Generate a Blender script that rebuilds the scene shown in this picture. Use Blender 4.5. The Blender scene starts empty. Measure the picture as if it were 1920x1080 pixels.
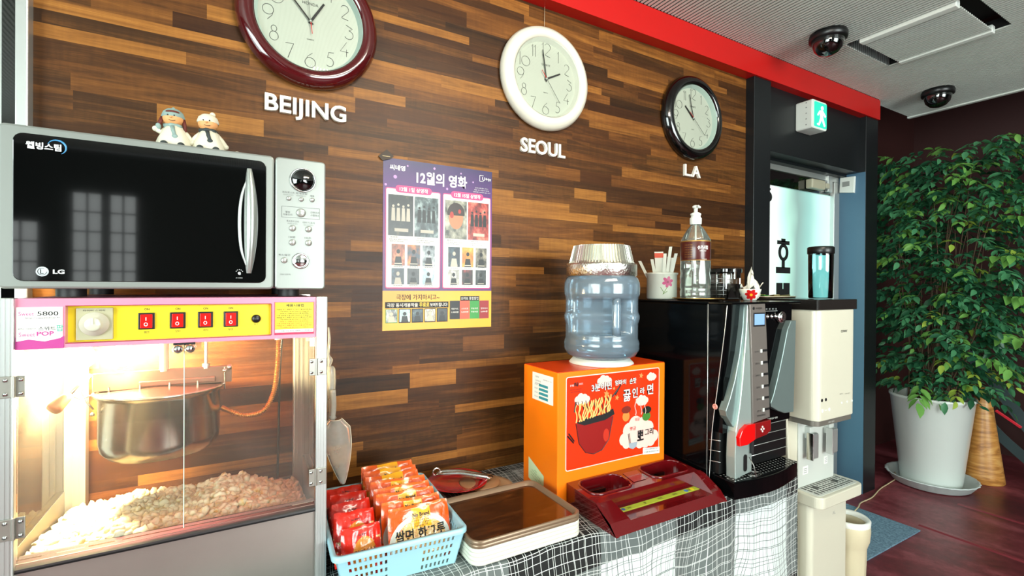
import bpy, bmesh, math, random
from math import sin, cos, pi, radians, sqrt, atan2, tan
from mathutils import Matrix, Vector, noise

random.seed(7)
SC = bpy.context.scene
COL = SC.collection

# ------------------------------------------------------------------ camera
YAW, PITCH, ROLL = radians(29.756), radians(-0.2025), radians(0.37)
fw = Vector((sin(YAW) * cos(PITCH), cos(YAW) * cos(PITCH), sin(PITCH)))
rt = Vector((cos(YAW), -sin(YAW), 0))
up = rt.cross(fw)
rt, up = cos(ROLL) * rt + sin(ROLL) * up, -sin(ROLL) * rt + cos(ROLL) * up
cam = bpy.data.cameras.new('camera')
cam.sensor_width = 36
cam.lens = 36 * 900 / 1920
cam.clip_start = 0.01
co = bpy.data.objects.new('camera', cam)
COL.objects.link(co)
co.matrix_world = Matrix(((rt.x, up.x, -fw.x, 0), (rt.y, up.y, -fw.y, 0), (rt.z, up.z, -fw.z, 1.24), (0, 0, 0, 1)))
SC.camera = co

# ------------------------------------------------------------------ world, exposure, large lights
SC.view_settings.view_transform = 'Standard'
SC.view_settings.look = 'None'
SC.view_settings.gamma = 1
SC.view_settings.use_curve_mapping = False
SC.view_settings.exposure = 0.22
SC.cycles.use_denoising = True
SC.cycles.max_bounces = 8
SC.cycles.transparent_max_bounces = 24
SC.cycles.caustics_reflective = False
SC.cycles.caustics_refractive = False
SC.cycles.sample_clamp_indirect = 6
w = bpy.data.worlds.new('world')
SC.world = w
w.use_nodes = True
w.node_tree.nodes['Background'].inputs[0].default_value = (0.75, 0.9, 1.0, 1)
w.node_tree.nodes['Background'].inputs[1].default_value = 0.5


def area(name, loc, direction, sx, sy, power, color):
    l = bpy.data.lights.new(name, 'AREA')
    l.shape = 'RECTANGLE'
    l.size, l.size_y = sx, sy
    l.energy = power
    l.color = color
    o = bpy.data.objects.new(name, l)
    COL.objects.link(o)
    o.location = loc
    o.rotation_euler = Vector(direction).to_track_quat('-Z', 'Y').to_euler()
    return o


# daylight entering by the big windows behind and to the left of the viewer
area('daylight_back_window', (1.65, -3.08, 1.45), (-.08, 1, 0.0), 2.0, 1.7, 108, (0.93, 1.0, 0.97))
area('daylight_left_window', (-2.15, -0.6, 1.35), (1, 0.15, -0.05), 2.4, 1.5, 105, (0.86, 1.0, 0.97))
area('ceiling_fill_light', (0.85, 0.0, 2.33), (0, 1, -.5), 1.0, 0.2, 20, (1.0, 0.9, 0.74))  # unseen lamp, placed and aimed to brighten the upper wall


# ------------------------------------------------------------------ materials
def lin(h):
    if isinstance(h, str):
        h = h.lstrip('#')
        c = [int(h[i:i + 2], 16) / 255 for i in (0, 2, 4)]
        return tuple((x / 12.92 if x <= .04045 else ((x + .055) / 1.055) ** 2.4) for x in c) + (1,)
    return tuple(h) + (1,) if len(h) == 3 else tuple(h)


class NT:
    def __init__(s, name):
        s.m = bpy.data.materials.new(name)
        s.m.use_nodes = True
        s.t = s.m.node_tree
        s.n = s.t.nodes
        s.b = s.n['Principled BSDF']
        s.out = s.n['Material Output']

    def put(s, sock, v):
        if isinstance(v, bpy.types.NodeSocket):
            s.t.links.new(v, sock)
        elif isinstance(v, str):
            sock.default_value = lin(v)
        elif isinstance(v, (tuple, list)):
            sock.default_value = tuple(v) if len(v) == len(sock.default_value) else lin(v)
        else:
            sock.default_value = v

    def node(s, kind, outp=0, **kw):
        n = s.n.new(kind)
        ins = kw.pop('ins', {})
        for k, v in kw.items():
            setattr(n, k, v)
        for k, v in ins.items():
            s.put(n.inputs[k], v)
        return n.outputs[outp]

    def math(s, op, a, b=0.0, c=0.0):
        return s.node('ShaderNodeMath', operation=op, ins={0: a, 1: b, 2: c})

    def mix(s, f, a, b, mode='MIX'):
        n = s.n.new('ShaderNodeMix')
        n.data_type = 'RGBA'
        n.blend_type = mode
        s.put(n.inputs[0], f)
        s.put(n.inputs[6], a)
        s.put(n.inputs[7], b)
        return n.outputs[2]

    def coord(s, which='Object'):
        return s.node('ShaderNodeTexCoord', outp={'Generated': 0, 'Normal': 1, 'UV': 2, 'Object': 3}[which])

    def mapv(s, v, scale=(1, 1, 1), loc=(0, 0, 0), rot=(0, 0, 0)):
        return s.node('ShaderNodeMapping', ins={0: v, 1: loc, 2: rot, 3: scale})

    def sep(s, v):
        n = s.n.new('ShaderNodeSeparateXYZ')
        s.put(n.inputs[0], v)
        return n.outputs

    def comb(s, x, y, z):
        return s.node('ShaderNodeCombineXYZ', ins={0: x, 1: y, 2: z})

    def noise(s, v, scale=5, detail=3, rough=.5, outp=0, dist=0.0):
        return s.node('ShaderNodeTexNoise', outp=outp, ins={'Vector': v, 'Scale': scale, 'Detail': detail, 'Roughness': rough, 'Distortion': dist})

    def ramp(s, f, stops):
        n = s.n.new('ShaderNodeValToRGB')
        s.put(n.inputs[0], f)
        e = n.color_ramp.elements
        while len(e) < len(stops):
            e.new(.5)
        for k, (p, c) in enumerate(stops):
            e[k].position = p
            e[k].color = lin(c)
        return n.outputs[0]

    def between(s, x, a, b):
        return s.math('MULTIPLY', s.math('GREATER_THAN', x, a), s.math('LESS_THAN', x, b))

    def bump(s, h, strength=.2, dist=.01):
        s.put(s.b.inputs['Normal'], s.node('ShaderNodeBump', ins={'Strength': strength, 'Distance': dist, 'Height': h}))

    def set(s, **kw):
        names = dict(color='Base Color', rough='Roughness', metal='Metallic', spec='Specular IOR Level', coat='Coat Weight',
                     trans='Transmission Weight', ior='IOR', emit='Emission Color', estr='Emission Strength', alpha='Alpha',
                     sheen='Sheen Weight', coatr='Coat Roughness', sss='Subsurface Weight')
        for k, v in kw.items():
            s.put(s.b.inputs[names[k]], v)
        return s


def M(name, color, rough=.5, metal=0.0, var=.06, bump=0.0, bscale=60, **kw):
    """plain surface with slight procedural variation of tone"""
    t = NT(name)
    c = t.coord()
    nz = t.noise(c, 9, 4, .6)
    k = t.math('MULTIPLY_ADD', nz, 2 * var, 1 - var)
    t.set(color=t.mix(1.0, color, t.comb(k, k, k), 'MULTIPLY'), rough=rough, metal=metal, **kw)
    if bump:
        t.bump(t.noise(c, bscale, 3), bump, .002)
    return t.m


def glass(name, tint=(1, 1, 1), ior=1.45, rough=0.0, dirt=0.0, dirtcol='#fff2e0', scale=1.0):
    """thin pane: mostly see-through, reflecting more at grazing angles"""
    t = NT(name)
    fr = t.node('ShaderNodeFresnel', ins={0: ior})
    tr = t.node('ShaderNodeBsdfTransparent', ins={0: tint})
    gl = t.node('ShaderNodeBsdfGlossy', ins={'Color': (1, 1, 1, 1), 'Roughness': rough})
    mx = t.node('ShaderNodeMixShader', ins={0: t.math('MULTIPLY', fr, scale), 1: tr, 2: gl})
    if dirt:
        df = t.node('ShaderNodeBsdfDiffuse', ins={0: dirtcol})
        f = t.math('MULTIPLY', t.noise(t.coord(), 4, 5, .7), dirt)
        mx = t.node('ShaderNodeMixShader', ins={0: f, 1: mx, 2: df})
    t.t.links.new(mx, t.out.inputs[0])
    return t.m


def emis(name, color, strength):
    t = NT(name)
    t.set(color=(0, 0, 0), emit=color, estr=strength)
    return t.m


# ------------------------------------------------------------------ geometry collector
class MB:
    def __init__(s, mat=None):
        s.v, s.f, s.mi, s.sm, s.mats, s.uv = [], [], [], [], [], {}
        s.cur = 0
        s.T = Matrix.Identity(4)
        if mat is not None:
            s.m(mat)

    def m(s, mat):
        if mat not in s.mats:
            s.mats.append(mat)
        s.cur = s.mats.index(mat)
        return s

    def at(s, T=None):
        s.T = T if T is not None else Matrix.Identity(4)
        return s

    def add(s, vs, fs, smooth=False, uvs=None):
        o = len(s.v)
        s.v += [tuple(s.T @ Vector(p)) for p in vs]
        for k, f in enumerate(fs):
            if uvs:
                s.uv[len(s.f)] = [uvs[i] for i in f]
            s.f.append([i + o for i in f])
            s.mi.append(s.cur)
            s.sm.append(smooth)
        return s

    def bm(s, bm, smooth=False):
        bm.verts.index_update()
        s.add([v.co[:] for v in bm.verts], [[v.index for v in f.verts] for f in bm.faces], smooth)
        bm.free()
        return s

    def box(s, x0, x1, y0, y1, z0, z1, bev=0.0, seg=2):
        if bev <= 0:
            vs = [(x, y, z) for z in (z0, z1) for y in (y0, y1) for x in (x0, x1)]
            return s.add(vs, [(0, 2, 3, 1), (4, 5, 7, 6), (0, 1, 5, 4), (2, 6, 7, 3), (0, 4, 6, 2), (1, 3, 7, 5)])
        b = bmesh.new()
        bmesh.ops.create_cube(b, size=1)
        for v in b.verts:
            v.co = ((x0 + x1) / 2 + v.co.x * (x1 - x0), (y0 + y1) / 2 + v.co.y * (y1 - y0), (z0 + z1) / 2 + v.co.z * (z1 - z0))
        bmesh.ops.bevel(b, geom=b.edges[:], offset=bev, segments=seg, profile=.5, affect='EDGES')
        return s.bm(b)

    def prism(s, poly, a, b, axis='Y', bev=0.0, smooth=False):
        """extrude a 2D outline; axis Y: (x,z); axis X: (y,z); axis Z: (x,y)"""
        def P(p, t):
            return {'Y': (p[0], t, p[1]), 'X': (t, p[0], p[1]), 'Z': (p[0], p[1], t)}[axis]
        bm = bmesh.new()
        lo = [bm.verts.new(P(p, a)) for p in poly]
        hi = [bm.verts.new(P(p, b)) for p in poly]
        n = len(poly)
        f1 = bm.faces.new(lo)
        f2 = bm.faces.new(hi[::-1])
        for i in range(n):
            bm.faces.new((lo[i], hi[i], hi[(i + 1) % n], lo[(i + 1) % n]))
        bmesh.ops.recalc_face_normals(bm, faces=bm.faces[:])
        if bev:
            bmesh.ops.bevel(bm, geom=list(set(f1.edges[:] + f2.edges[:])), offset=bev, segments=2, profile=.5, affect='EDGES')
        bmesh.ops.triangulate(bm, faces=[f for f in bm.faces if len(f.verts) > 4])
        return s.bm(bm, smooth)

    def lathe(s, prof, c=(0, 0, 0), seg=32, axis='Z', a0=0.0, a1=2 * pi, smooth=True, rfun=None):
        """profile of (radius, height) turned round an axis"""
        full = abs(a1 - a0 - 2 * pi) < 1e-6
        n = seg if full else seg + 1
        vs, fs = [], []
        for (r, h) in prof:
            for k in range(n):
                a = a0 + (a1 - a0) * k / seg
                rr = r * (rfun(a, h) if rfun else 1)
                x, y = rr * cos(a), rr * sin(a)
                p = {'Z': (x, y, h), 'Y': (x, h, y), 'X': (h, x, y)}[axis]
                vs.append((c[0] + p[0], c[1] + p[1], c[2] + p[2]))
        for i in range(len(prof) - 1):
            for k in range(seg):
                k2 = (k + 1) % n
                q = (i * n + k, i * n + k2, (i + 1) * n + k2, (i + 1) * n + k)
                fs.append(q)
        return s.add(vs, fs, smooth)

    def cyl(s, c, r, h, axis='Z', seg=24, r2=None, bev=0.0):
        r2 = r if r2 is None else r2
        b = bev
        pr = [(0, 0), (r - b, 0)] + ([(r, b), (r2, h - b)] if b else [(r, 0), (r, 0), (r2, h), (r2, h)][1:3]) + [(r2 - b, h), (0, h)]
        # flat caps: duplicate rims so that shading stays crisp
        s.lathe([(0, 0), (r - b, 0)], c, seg, axis, smooth=False)
        s.lathe(([(r - b, 0), (r, b), (r2, h - b), (r2 - b, h)] if b else [(r, 0), (r2, h)]), c, seg, axis, smooth=True)
        s.lathe([(r2 - b, h), (0, h)], c, seg, axis, smooth=False)
        return s

    def sphere(s, c, r, sc=(1, 1, 1), seg=20, rings=12, smooth=True):
        pr = [(sin(pi * k / rings), -cos(pi * k / rings)) for k in range(rings + 1)]
        vs, fs = [], []
        for (q, h) in pr:
            for k in range(seg):
                a = 2 * pi * k / seg
                vs.append((c[0] + r * sc[0] * q * cos(a), c[1] + r * sc[1] * q * sin(a), c[2] + r * sc[2] * h))
        for i in range(rings):
            for k in range(seg):
                fs.append((i * seg + k, i * seg + (k + 1) % seg, (i + 1) * seg + (k + 1) % seg, (i + 1) * seg + k))
        return s.add(vs, fs, smooth)

    def tube(s, pts, r, seg=8, caps=True, rf=None, smooth=True):
        pts = [Vector(p) for p in pts]
        n = len(pts)
        vs, fs = [], []
        prev = None
        for i, p in enumerate(pts):
            d = (pts[min(i + 1, n - 1)] - pts[max(i - 1, 0)]).normalized()
            if prev is None:
                a = d.orthogonal().normalized()
            else:
                a = (prev - d * prev.dot(d)).normalized()
            prev = a
            b = d.cross(a)
            rr = rf(i / (n - 1)) * r if rf else r
            for k in range(seg):
                t = 2 * pi * k / seg
                vs.append(tuple(p + rr * (cos(t) * a + sin(t) * b)))
        for i in range(n - 1):
            for k in range(seg):
                fs.append((i * seg + k, i * seg + (k + 1) % seg, (i + 1) * seg + (k + 1) % seg, (i + 1) * seg + k))
        if caps:
            fs.append(tuple(range(seg))[::-1])
            fs.append(tuple((n - 1) * seg + k for k in range(seg)))
        return s.add(vs, fs, smooth)

    def quad(s, a, b, c, d, uv=True):
        return s.add([a, b, c, d], [(0, 1, 2, 3)], False, [(0, 0), (1, 0), (1, 1), (0, 1)] if uv else None)

    def rect(s, x0, x1, z0, z1, y):
        """flat rectangle facing the room (-Y)"""
        return s.quad((x0, y, z0), (x1, y, z0), (x1, y, z1), (x0, y, z1))

    def merge(s, o):
        s.add(o.v, [], False)
        return s

    def mesh(s, name, inv=None):
        me = bpy.data.meshes.new(name)
        vs = [tuple(inv @ Vector(p)) for p in s.v] if inv else s.v
        me.from_pydata(vs, [], s.f)
        for mt in s.mats:
            me.materials.append(mt)
        me.polygons.foreach_set('material_index', s.mi)
        me.polygons.foreach_set('use_smooth', s.sm)
        if s.uv:
            uvl = me.uv_layers.new(name='UVMap')
            for p in me.polygons:
                if p.index in s.uv:
                    for li, u in zip(p.loop_indices, s.uv[p.index]):
                        uvl.data[li].uv = u
        me.update()
        return me


MW = {}      # world matrix of every root and part


def thing(name, label, cat, loc=(0, 0, 0), rz=0.0, group=None):
    o = bpy.data.objects.new(name, None)
    COL.objects.link(o)
    o.empty_display_size = .05
    o.location = loc
    o.rotation_euler = (0, 0, rz)
    MW[o.name] = Matrix.Translation(loc) @ Matrix.Rotation(rz, 4, 'Z')
    o['label'] = label
    o['category'] = cat
    if group:
        o['group'] = group
    return o


def part(b, name, parent, label=None, kind=None, local=False):
    """mesh part; coordinates are the world's unless local"""
    W = MW[parent.name]
    o = bpy.data.objects.new(name, b.mesh(name, None if local else W.inverted()))
    COL.objects.link(o)
    o.parent = parent
    MW[o.name] = W
    if label:
        o['label'] = label
    if kind:
        o['kind'] = kind
    return o


def solo(b, name, label, cat, loc=(0, 0, 0), rz=0.0, group=None, kind=None, local=False):
    W = Matrix.Translation(loc) @ Matrix.Rotation(rz, 4, 'Z')
    o = bpy.data.objects.new(name, b.mesh(name, None if local else W.inverted()))
    COL.objects.link(o)
    o.location = loc
    o.rotation_euler = (0, 0, rz)
    MW[o.name] = W
    o['label'] = label
    o['category'] = cat
    if group:
        o['group'] = group
    if kind:
        o['kind'] = kind
    return o


def struct(b, name, parent=None):
    if parent:
        return part(b, name, parent)
    o = bpy.data.objects.new(name, b.mesh(name))
    COL.objects.link(o)
    MW[o.name] = Matrix.Identity(4)
    o['kind'] = 'structure'
    return o


def copy_tree(o, parent=None):
    c = o.copy()
    COL.objects.link(c)
    MW[c.name] = MW[o.name]
    if parent:
        c.parent = parent
    for ch in list(o.children):
        copy_tree(ch, c)
    return c


def cut(b, cutters):
    """subtract the cutters from b, returns a new collector"""
    me = b.mesh('tmp')
    bm = bmesh.new(); bm.from_mesh(me)
    bmesh.ops.remove_doubles(bm, verts=bm.verts, dist=1e-6)
    bmesh.ops.recalc_face_normals(bm, faces=bm.faces); bm.to_mesh(me); bm.free()
    o = bpy.data.objects.new('tmp', me)
    COL.objects.link(o)
    tmp = [o]
    for c in cutters:
        cm = c.mesh('tmpc')
        bm = bmesh.new(); bm.from_mesh(cm)
        bmesh.ops.remove_doubles(bm, verts=bm.verts, dist=1e-6)
        bmesh.ops.recalc_face_normals(bm, faces=bm.faces); bm.to_mesh(cm); bm.free()
        k = bpy.data.objects.new('tmpc', cm)
        COL.objects.link(k)
        tmp.append(k)
        md = o.modifiers.new('b', 'BOOLEAN')
        md.operation = 'DIFFERENCE'
        md.solver = 'EXACT'
        md.object = k
    bpy.context.view_layer.update()
    r = bpy.data.meshes.new_from_object(o.evaluated_get(bpy.context.evaluated_depsgraph_get()))
    out = MB()
    for mt in b.mats:
        out.m(mt)
    out.m(b.mats[0])
    out.add([v.co[:] for v in r.vertices], [list(p.vertices) for p in r.polygons])
    for k in tmp:
        bpy.data.objects.remove(k)
    return out


# ------------------------------------------------------------------ lettering
_tc = {}


def glyphs(body, bold=0.0, extrude=0.0, bevel=0.0, spacing=1.0):
    key = (body, bold, extrude, bevel, spacing)
    if key in _tc:
        return _tc[key]
    c = bpy.data.curves.new('t', 'FONT')
    c.body = body
    c.offset = bold
    c.extrude = extrude
    c.bevel_depth = bevel
    c.space_character = spacing
    c.resolution_u = 3
    o = bpy.data.objects.new('t', c)
    COL.objects.link(o)
    bpy.context.view_layer.update()
    m = bpy.data.meshes.new_from_object(o.evaluated_get(bpy.context.evaluated_depsgraph_get()))
    vs = [tuple(v.co) for v in m.vertices]
    fs = [list(p.vertices) for p in m.polygons]
    bpy.data.objects.remove(o)
    _tc[key] = (vs, fs)
    return _tc[key]


FACE_Y = Matrix(((1, 0, 0, 0), (0, 0, -1, 0), (0, 1, 0, 0), (0, 0, 0, 1)))      # text facing -Y (the room)
FACE_X = Matrix(((0, 0, -1, 0), (-1, 0, 0, 0), (0, 1, 0, 0), (0, 0, 0, 1)))     # text facing -X


def write(b, body, cx, cy, w=None, h=None, face=FACE_Y, org=(0, 0, 0), bold=0.0, extrude=0.0, bevel=0.0, depth=None, fun=None, spacing=1.0, rot=0.0):
    """lettering centred at (cx, cy) of the plane through org; w and/or h fit its box"""
    vs, fs = glyphs(body, bold, extrude, bevel, spacing)
    if not vs:
        return b
    x0, x1 = min(v[0] for v in vs), max(v[0] for v in vs)
    y0, y1 = min(v[1] for v in vs), max(v[1] for v in vs)
    sx = w / (x1 - x0) if w else None
    sy = h / (y1 - y0) if h else None
    sx = sx or sy
    sy = sy or sx
    zs = (depth / (2 * (extrude + bevel))) if (depth and (extrude + bevel)) else 1
    out = []
    for x, y, z in vs:
        X, Y = (x - (x0 + x1) / 2) * sx, (y - (y0 + y1) / 2) * sy
        X, Y = X * cos(rot) - Y * sin(rot), X * sin(rot) + Y * cos(rot)
        X, Y, Z = X + cx, Y + cy, z * zs
        if fun:
            X, Y, Z = fun(X, Y, Z)
        out.append((X, Y, Z))
    T = b.T
    b.T = T @ Matrix.Translation(org) @ face
    b.add(out, fs)
    b.T = T
    return b


def rrect(x0, x1, y0, y1, r, n=5):
    p = []
    for cx, cy, a in ((x1 - r, y1 - r, 0), (x0 + r, y1 - r, 90), (x0 + r, y0 + r, 180), (x1 - r, y0 + r, 270)):
        for k in range(n + 1):
            t = radians(a + 90 * k / n)
            p.append((cx + r * cos(t), cy + r * sin(t)))
    return p


def circ(cx, cy, r, n=24, ry=None):
    return [(cx + r * cos(2 * pi * k / n), cy + (ry or r) * sin(2 * pi * k / n)) for k in range(n)]


def flat(b, poly, y=0.0):
    """flat outline facing -Y"""
    n = len(poly)
    return b.add([(p[0], y, p[1]) for p in poly], [list(range(n))])


# common materials
m_black = M('black_plastic', '#0b0c0d', .35)
m_gloss_black = M('glossy_black', '#050606', .06, coat=1.0, var=.02)
m_white = M('white_plastic', '#dfe3dc', .4)
m_chrome = M('chrome', '#d9dcda', .12, 1.0, var=.03)
m_steel = M('brushed_steel', '#9b9b98', .3, 1.0, var=.08)
m_alu = M('aluminium', '#c9ccc9', .35, .75, var=.03)
m_ink = M('black_ink', '#0c0b0c', .5)
m_paper = M('white_paper', '#e8e8e2', .6, var=.02)
m_grey = M('grey_plastic', '#8e908c', .45)
m_red = M('red_gloss', '#c21210', .3)
# ================================================================== ROOM
# ---- wood plank wall (planks as faces of one mesh, tone per plank)
def wood_material():
    t = NT('wood_planks')
    at = t.node('ShaderNodeAttribute', outp=0, attribute_name='tone')
    sx = t.sep(at)
    tone, rnd, rnd2 = sx[0], sx[1], sx[2]
    c = t.coord()
    cs = t.sep(c)
    off = t.math('MULTIPLY', rnd, 37.0)
    v = t.comb(t.math('ADD', cs[0], off), off, t.math('MULTIPLY', cs[2], 16.0))
    grain = t.noise(v, 3.2, 7, .62, dist=.9)
    fine = t.noise(t.comb(t.math('ADD', cs[0], off), off, t.math('MULTIPLY', cs[2], 70.0)), 9, 4, .7)
    cross = t.noise(t.comb(t.math('MULTIPLY', cs[0], 14), off, cs[2]), 6, 3)
    g = t.math('ADD', t.math('MULTIPLY', t.math('SUBTRACT', grain, .5), .75), t.math('MULTIPLY', t.math('SUBTRACT', fine, .5), .3))
    g = t.math('ADD', g, t.math('MULTIPLY', t.math('SUBTRACT', cross, .5), .12))
    f = t.math('ADD', tone, g)
    col = t.ramp(f, [(0.0, '#1b1008'), (.3, '#3e2611'), (.55, '#6c431d'), (.8, '#9a662d'), (1.0, '#c08a48')])
    red = t.mix(t.math('MULTIPLY', rnd2, .1), col, '#7a3a1a')
    t.set(color=red, rough=t.math('MULTIPLY_ADD', fine, .2, .30), spec=.22)
    t.bump(t.math('ADD', t.math('MULTIPLY', fine, .6), grain), .12, .002)
    return t.m


m_wood = wood_material()


def plank_wall(x0, x1, z0, z1, y):
    R = random.Random(12)
    b = MB(m_wood)
    tones = []
    z = z0
    while z < z1 - 1e-4:
        h = min(R.choice((.026, .032, .04, .046, .05)), z1 - z)
        x = x0 - R.random() * .4
        prev = .5
        while x < x1:
            L = R.choice((.16, .24, .33, .42, .55, .7))
            a, c = max(x, x0), min(x + L, x1)
            if c - a > .001:
                t = R.choice((.16, .24, .3, .34, .4, .44, .5, .58, .7))
                b.quad((a, y, z), (c, y, z), (c, y, z + h), (a, y, z + h), uv=False)
                tones.append((t, R.random(), R.random()))
            x += L
        z += h
    n = len(tones)
    b.box(x0, x1, y + .0005, y + .1, z0, z1)
    tones += [(.4, .5, .5)] * 6
    o = struct(b, 'wall_back')
    ca = o.data.attributes.new('tone', 'FLOAT_COLOR', 'CORNER')
    for p in o.data.polygons:
        for li in p.loop_indices:
            ca.data[li].color = (*tones[p.index], 1)
    return o


plank_wall(-.408, 2.19, 0, 2.40, 1.5)

m_maroon = M('maroon_wall_paint', '#310d09', .6, var=.12, bump=.1, bscale=90)
m_navy = M('navy_black_frame_paint', '#0d1114', .4, var=.08)
m_blue = M('dusty_blue_paint', '#4a6c84', .45, var=.05)
m_beam = M('red_beam_paint', '#b8100d', .38, var=.04)

# red beam
b = MB(m_beam).box(-2.2, 3.428, 1.446, 1.56, 2.278, 2.398)
struct(b, 'trim_beam')

# floor: glossy dark red coating with streaks, pinkish highlights put into the colour
t = NT('maroon_floor_coating')
c = t.coord()
n1 = t.noise(t.mapv(c, (1, .35, 1)), 3.0, 6, .65, dist=.6)
n2 = t.noise(c, 24, 4, .7)
f = t.math('MULTIPLY_ADD', t.math('SUBTRACT', n2, .5), .35, n1)
t.set(color=t.ramp(f, [(.25, '#34171a'), (.5, '#6a2a30'), (.75, '#a0525a')]), rough=t.math('MULTIPLY_ADD', n1, .3, .22), spec=.5)
t.bump(n1, .15, .01)
struct(MB(t.m).box(-2.2, 5.0, -3.2, 1.95, -.06, 0), 'floor')
m_seam = M('dark_seam', '#3a1418', .5)
# two slightly raised joints running across the floor
b = MB(M('floor_joint', '#7c3038', .3))
for x in (3.12, 3.62):
    b.prism([(x - .02, 0.0), (x - .008, .004), (x + .008, .004), (x + .02, 0.0)], -3.2, 1.12, 'Y')
struct(b, 'trim_floor')

# walls that close the room
m_dark = M('dark_grey_wall_paint', '#15120f', .75, var=.08)
b = MB(m_dark)
b.box(-2.2, .5, -3.3, -3.2, 0, 2.4)
b.box(.5, 3.3, -3.3, -3.2, 0, .55)
b.box(.5, 3.3, -3.3, -3.2, 2.35, 2.9)
b.box(3.3, 5.0, -3.3, -3.2, 0, 2.9)
struct(b, 'wall_front')
b = MB(m_dark)
b.box(-2.3, -2.2, -3.2, 1.6, 0, .55)
b.box(-2.3, -2.2, -3.2, 1.6, 2.15, 2.4)
b.box(-2.3, -2.2, -3.2, -1.9, .55, 2.15)
b.box(-2.3, -2.2, .7, 1.6, .55, 2.15)
struct(b, 'wall_left')
struct(MB(m_maroon).box(5.0, 5.1, -3.2, 1.95, 0, 2.9), 'wall_right')
struct(MB(m_maroon).box(3.425, 5.0, 1.86, 1.96, 0, 2.9), 'wall_end')
struct(MB(m_maroon).box(3.3, 5.0, -3.2, 1.95, 2.9, 2.96), 'ceiling_raised')

# windows with real panes giving daylight
m_day = emis('daylight_pane', (.86, 1.0, .97), 5.0)
m_day2 = emis('paper_screen_pane', (.9, .97, .95), 2.0)


def window(name, x0, x1, z0, z1, nx, nz, pane, axis='front', fr=.05):
    """window in the wall behind the viewer (front) or at the left"""
    g, f = MB(pane), MB(m_navy)

    def bx(B, a0, a1, d0, d1, c0, c1):
        if axis == 'front':
            B.box(a0, a1, -3.2 + d0, -3.2 + d1, c0, c1)
        else:
            B.box(-2.2 + d0, -2.2 + d1, a0, a1, c0, c1)
    bx(g, x0, x1, -.06, -.03, z0, z1)
    bx(f, x0 - fr, x0, -.07, .03, z0 - fr, z1 + fr)
    bx(f, x1, x1 + fr, -.07, .03, z0 - fr, z1 + fr)
    bx(f, x0, x1, -.07, .03, z0 - fr, z0)
    bx(f, x0, x1, -.07, .03, z1, z1 + fr)
    k = .012
    for i in range(1, nx):
        x = x0 + (x1 - x0) * i / nx
        bx(f, x - k, x + k, -.03, 0.0, z0, z1)
    for i in range(1, nz):
        z = z0 + (z1 - z0) * i / nz
        bx(f, x0, x1, -.03, 0.0, z - k, z + k)
    o = struct(f, name)
    part(g, 'pane', o)
    return o


window('window_2', .62, 3.2, .65, 2.25, 4, 1, m_day)
window('window_3', -1.8, .6, .65, 2.05, 3, 1, m_day, 'left')
# narrow paper screens beside the seats (mirrored in the microwave door), set in front of the dark wall
for n, (a, c_, z0, z1) in enumerate(((-1.66, -1.44, 1.25, 1.75), (-1.23, -1.03, .5, 2.02), (-.98, -.79, .5, 2.02))):
    g, f = MB(m_day2), MB(m_navy)
    g.box(a, c_, -3.19, -3.17, z0, z1)
    for i in range(3):
        x = a + (c_ - a) * i / 2
        f.box(x - .008, x + .008, -3.17, -3.155, z0, z1)
    k = z0
    while k < z1:
        f.box(a, c_, -3.17, -3.156, k - .006, k + .006)
        k += .17
    o = struct(f, 'window_%d' % (n + 4))
    part(g, 'pane', o)

# the window at the left end of the plank wall
o = struct(MB(m_alu).box(-.43, -.408, 1.47, 1.54, 0, 2.278, .003), 'window_1')
part(MB(m_gloss_black).box(-.452, -.43, 1.475, 1.54, 0, 2.278), 'seal', o)
g = MB(M('frosted_film', '#cfd8d2', .5, emit='#cfe8dc', estr=.55)).box(-2.2, -.46, 1.51, 1.53, .0, 2.278)
part(g, 'pane', o)
part(MB(m_alu).box(-.458, -.452, 1.48, 1.54, 0, 2.278), 'sash', o)
part(MB(m_red).box(-.62, -.4605, 1.506, 1.5095, 1.685, 1.71), 'sticker', o)

# ---- ceiling of narrow metal slats across the room
m_slat = M('pale_metal_slats', '#d6dad2', .4, .0, var=.04)
m_void = M('ceiling_void', '#0b0c0b', .9)
b = MB(m_slat)
x = -2.2
R = random.Random(3)
pitch = .0195
hx0, hx1, hy0, hy1 = 2.515, 2.945, .745, 1.205


def slat(b, x, ya, yb, z=2.4, w=.0112):
    b.add([(x - w / 2, ya, z), (x + w / 2, ya, z), (x + w / 2 - .002, ya, z + .006), (x - w / 2 + .002, ya, z + .006),
           (x - w / 2, yb, z), (x + w / 2, yb, z), (x + w / 2 - .002, yb, z + .006), (x - w / 2 + .002, yb, z + .006)],
          [(0, 4, 5, 1), (0, 3, 7, 4), (1, 5, 6, 2), (0, 1, 2, 3), (4, 7, 6, 5)])


while x < 3.93:
    if hx0 < x < hx1:
        slat(b, x, -3.2, hy0)
        slat(b, x, hy1, 1.446)
    else:
        slat(b, x, -3.2, 1.446 if x < 3.43 else 1.49)
    x += pitch
struct(b, 'ceiling')
b = MB(m_void)
b.box(-2.2, hx0, -3.2, 1.56, 2.418, 2.45)
b.box(hx1, 3.95, -3.2, 1.50, 2.418, 2.45)
b.box(hx0, hx1, -3.2, hy0, 2.418, 2.45)
b.box(hx0, hx1, hy1, 1.56, 2.418, 2.45)
struct(b, 'ceiling_backing')
b = MB(m_slat)
b.box(3.925, 3.955, -3.2, 1.5, 2.392, 2.47, .003)
struct(b, 'trim_ceiling')

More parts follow.
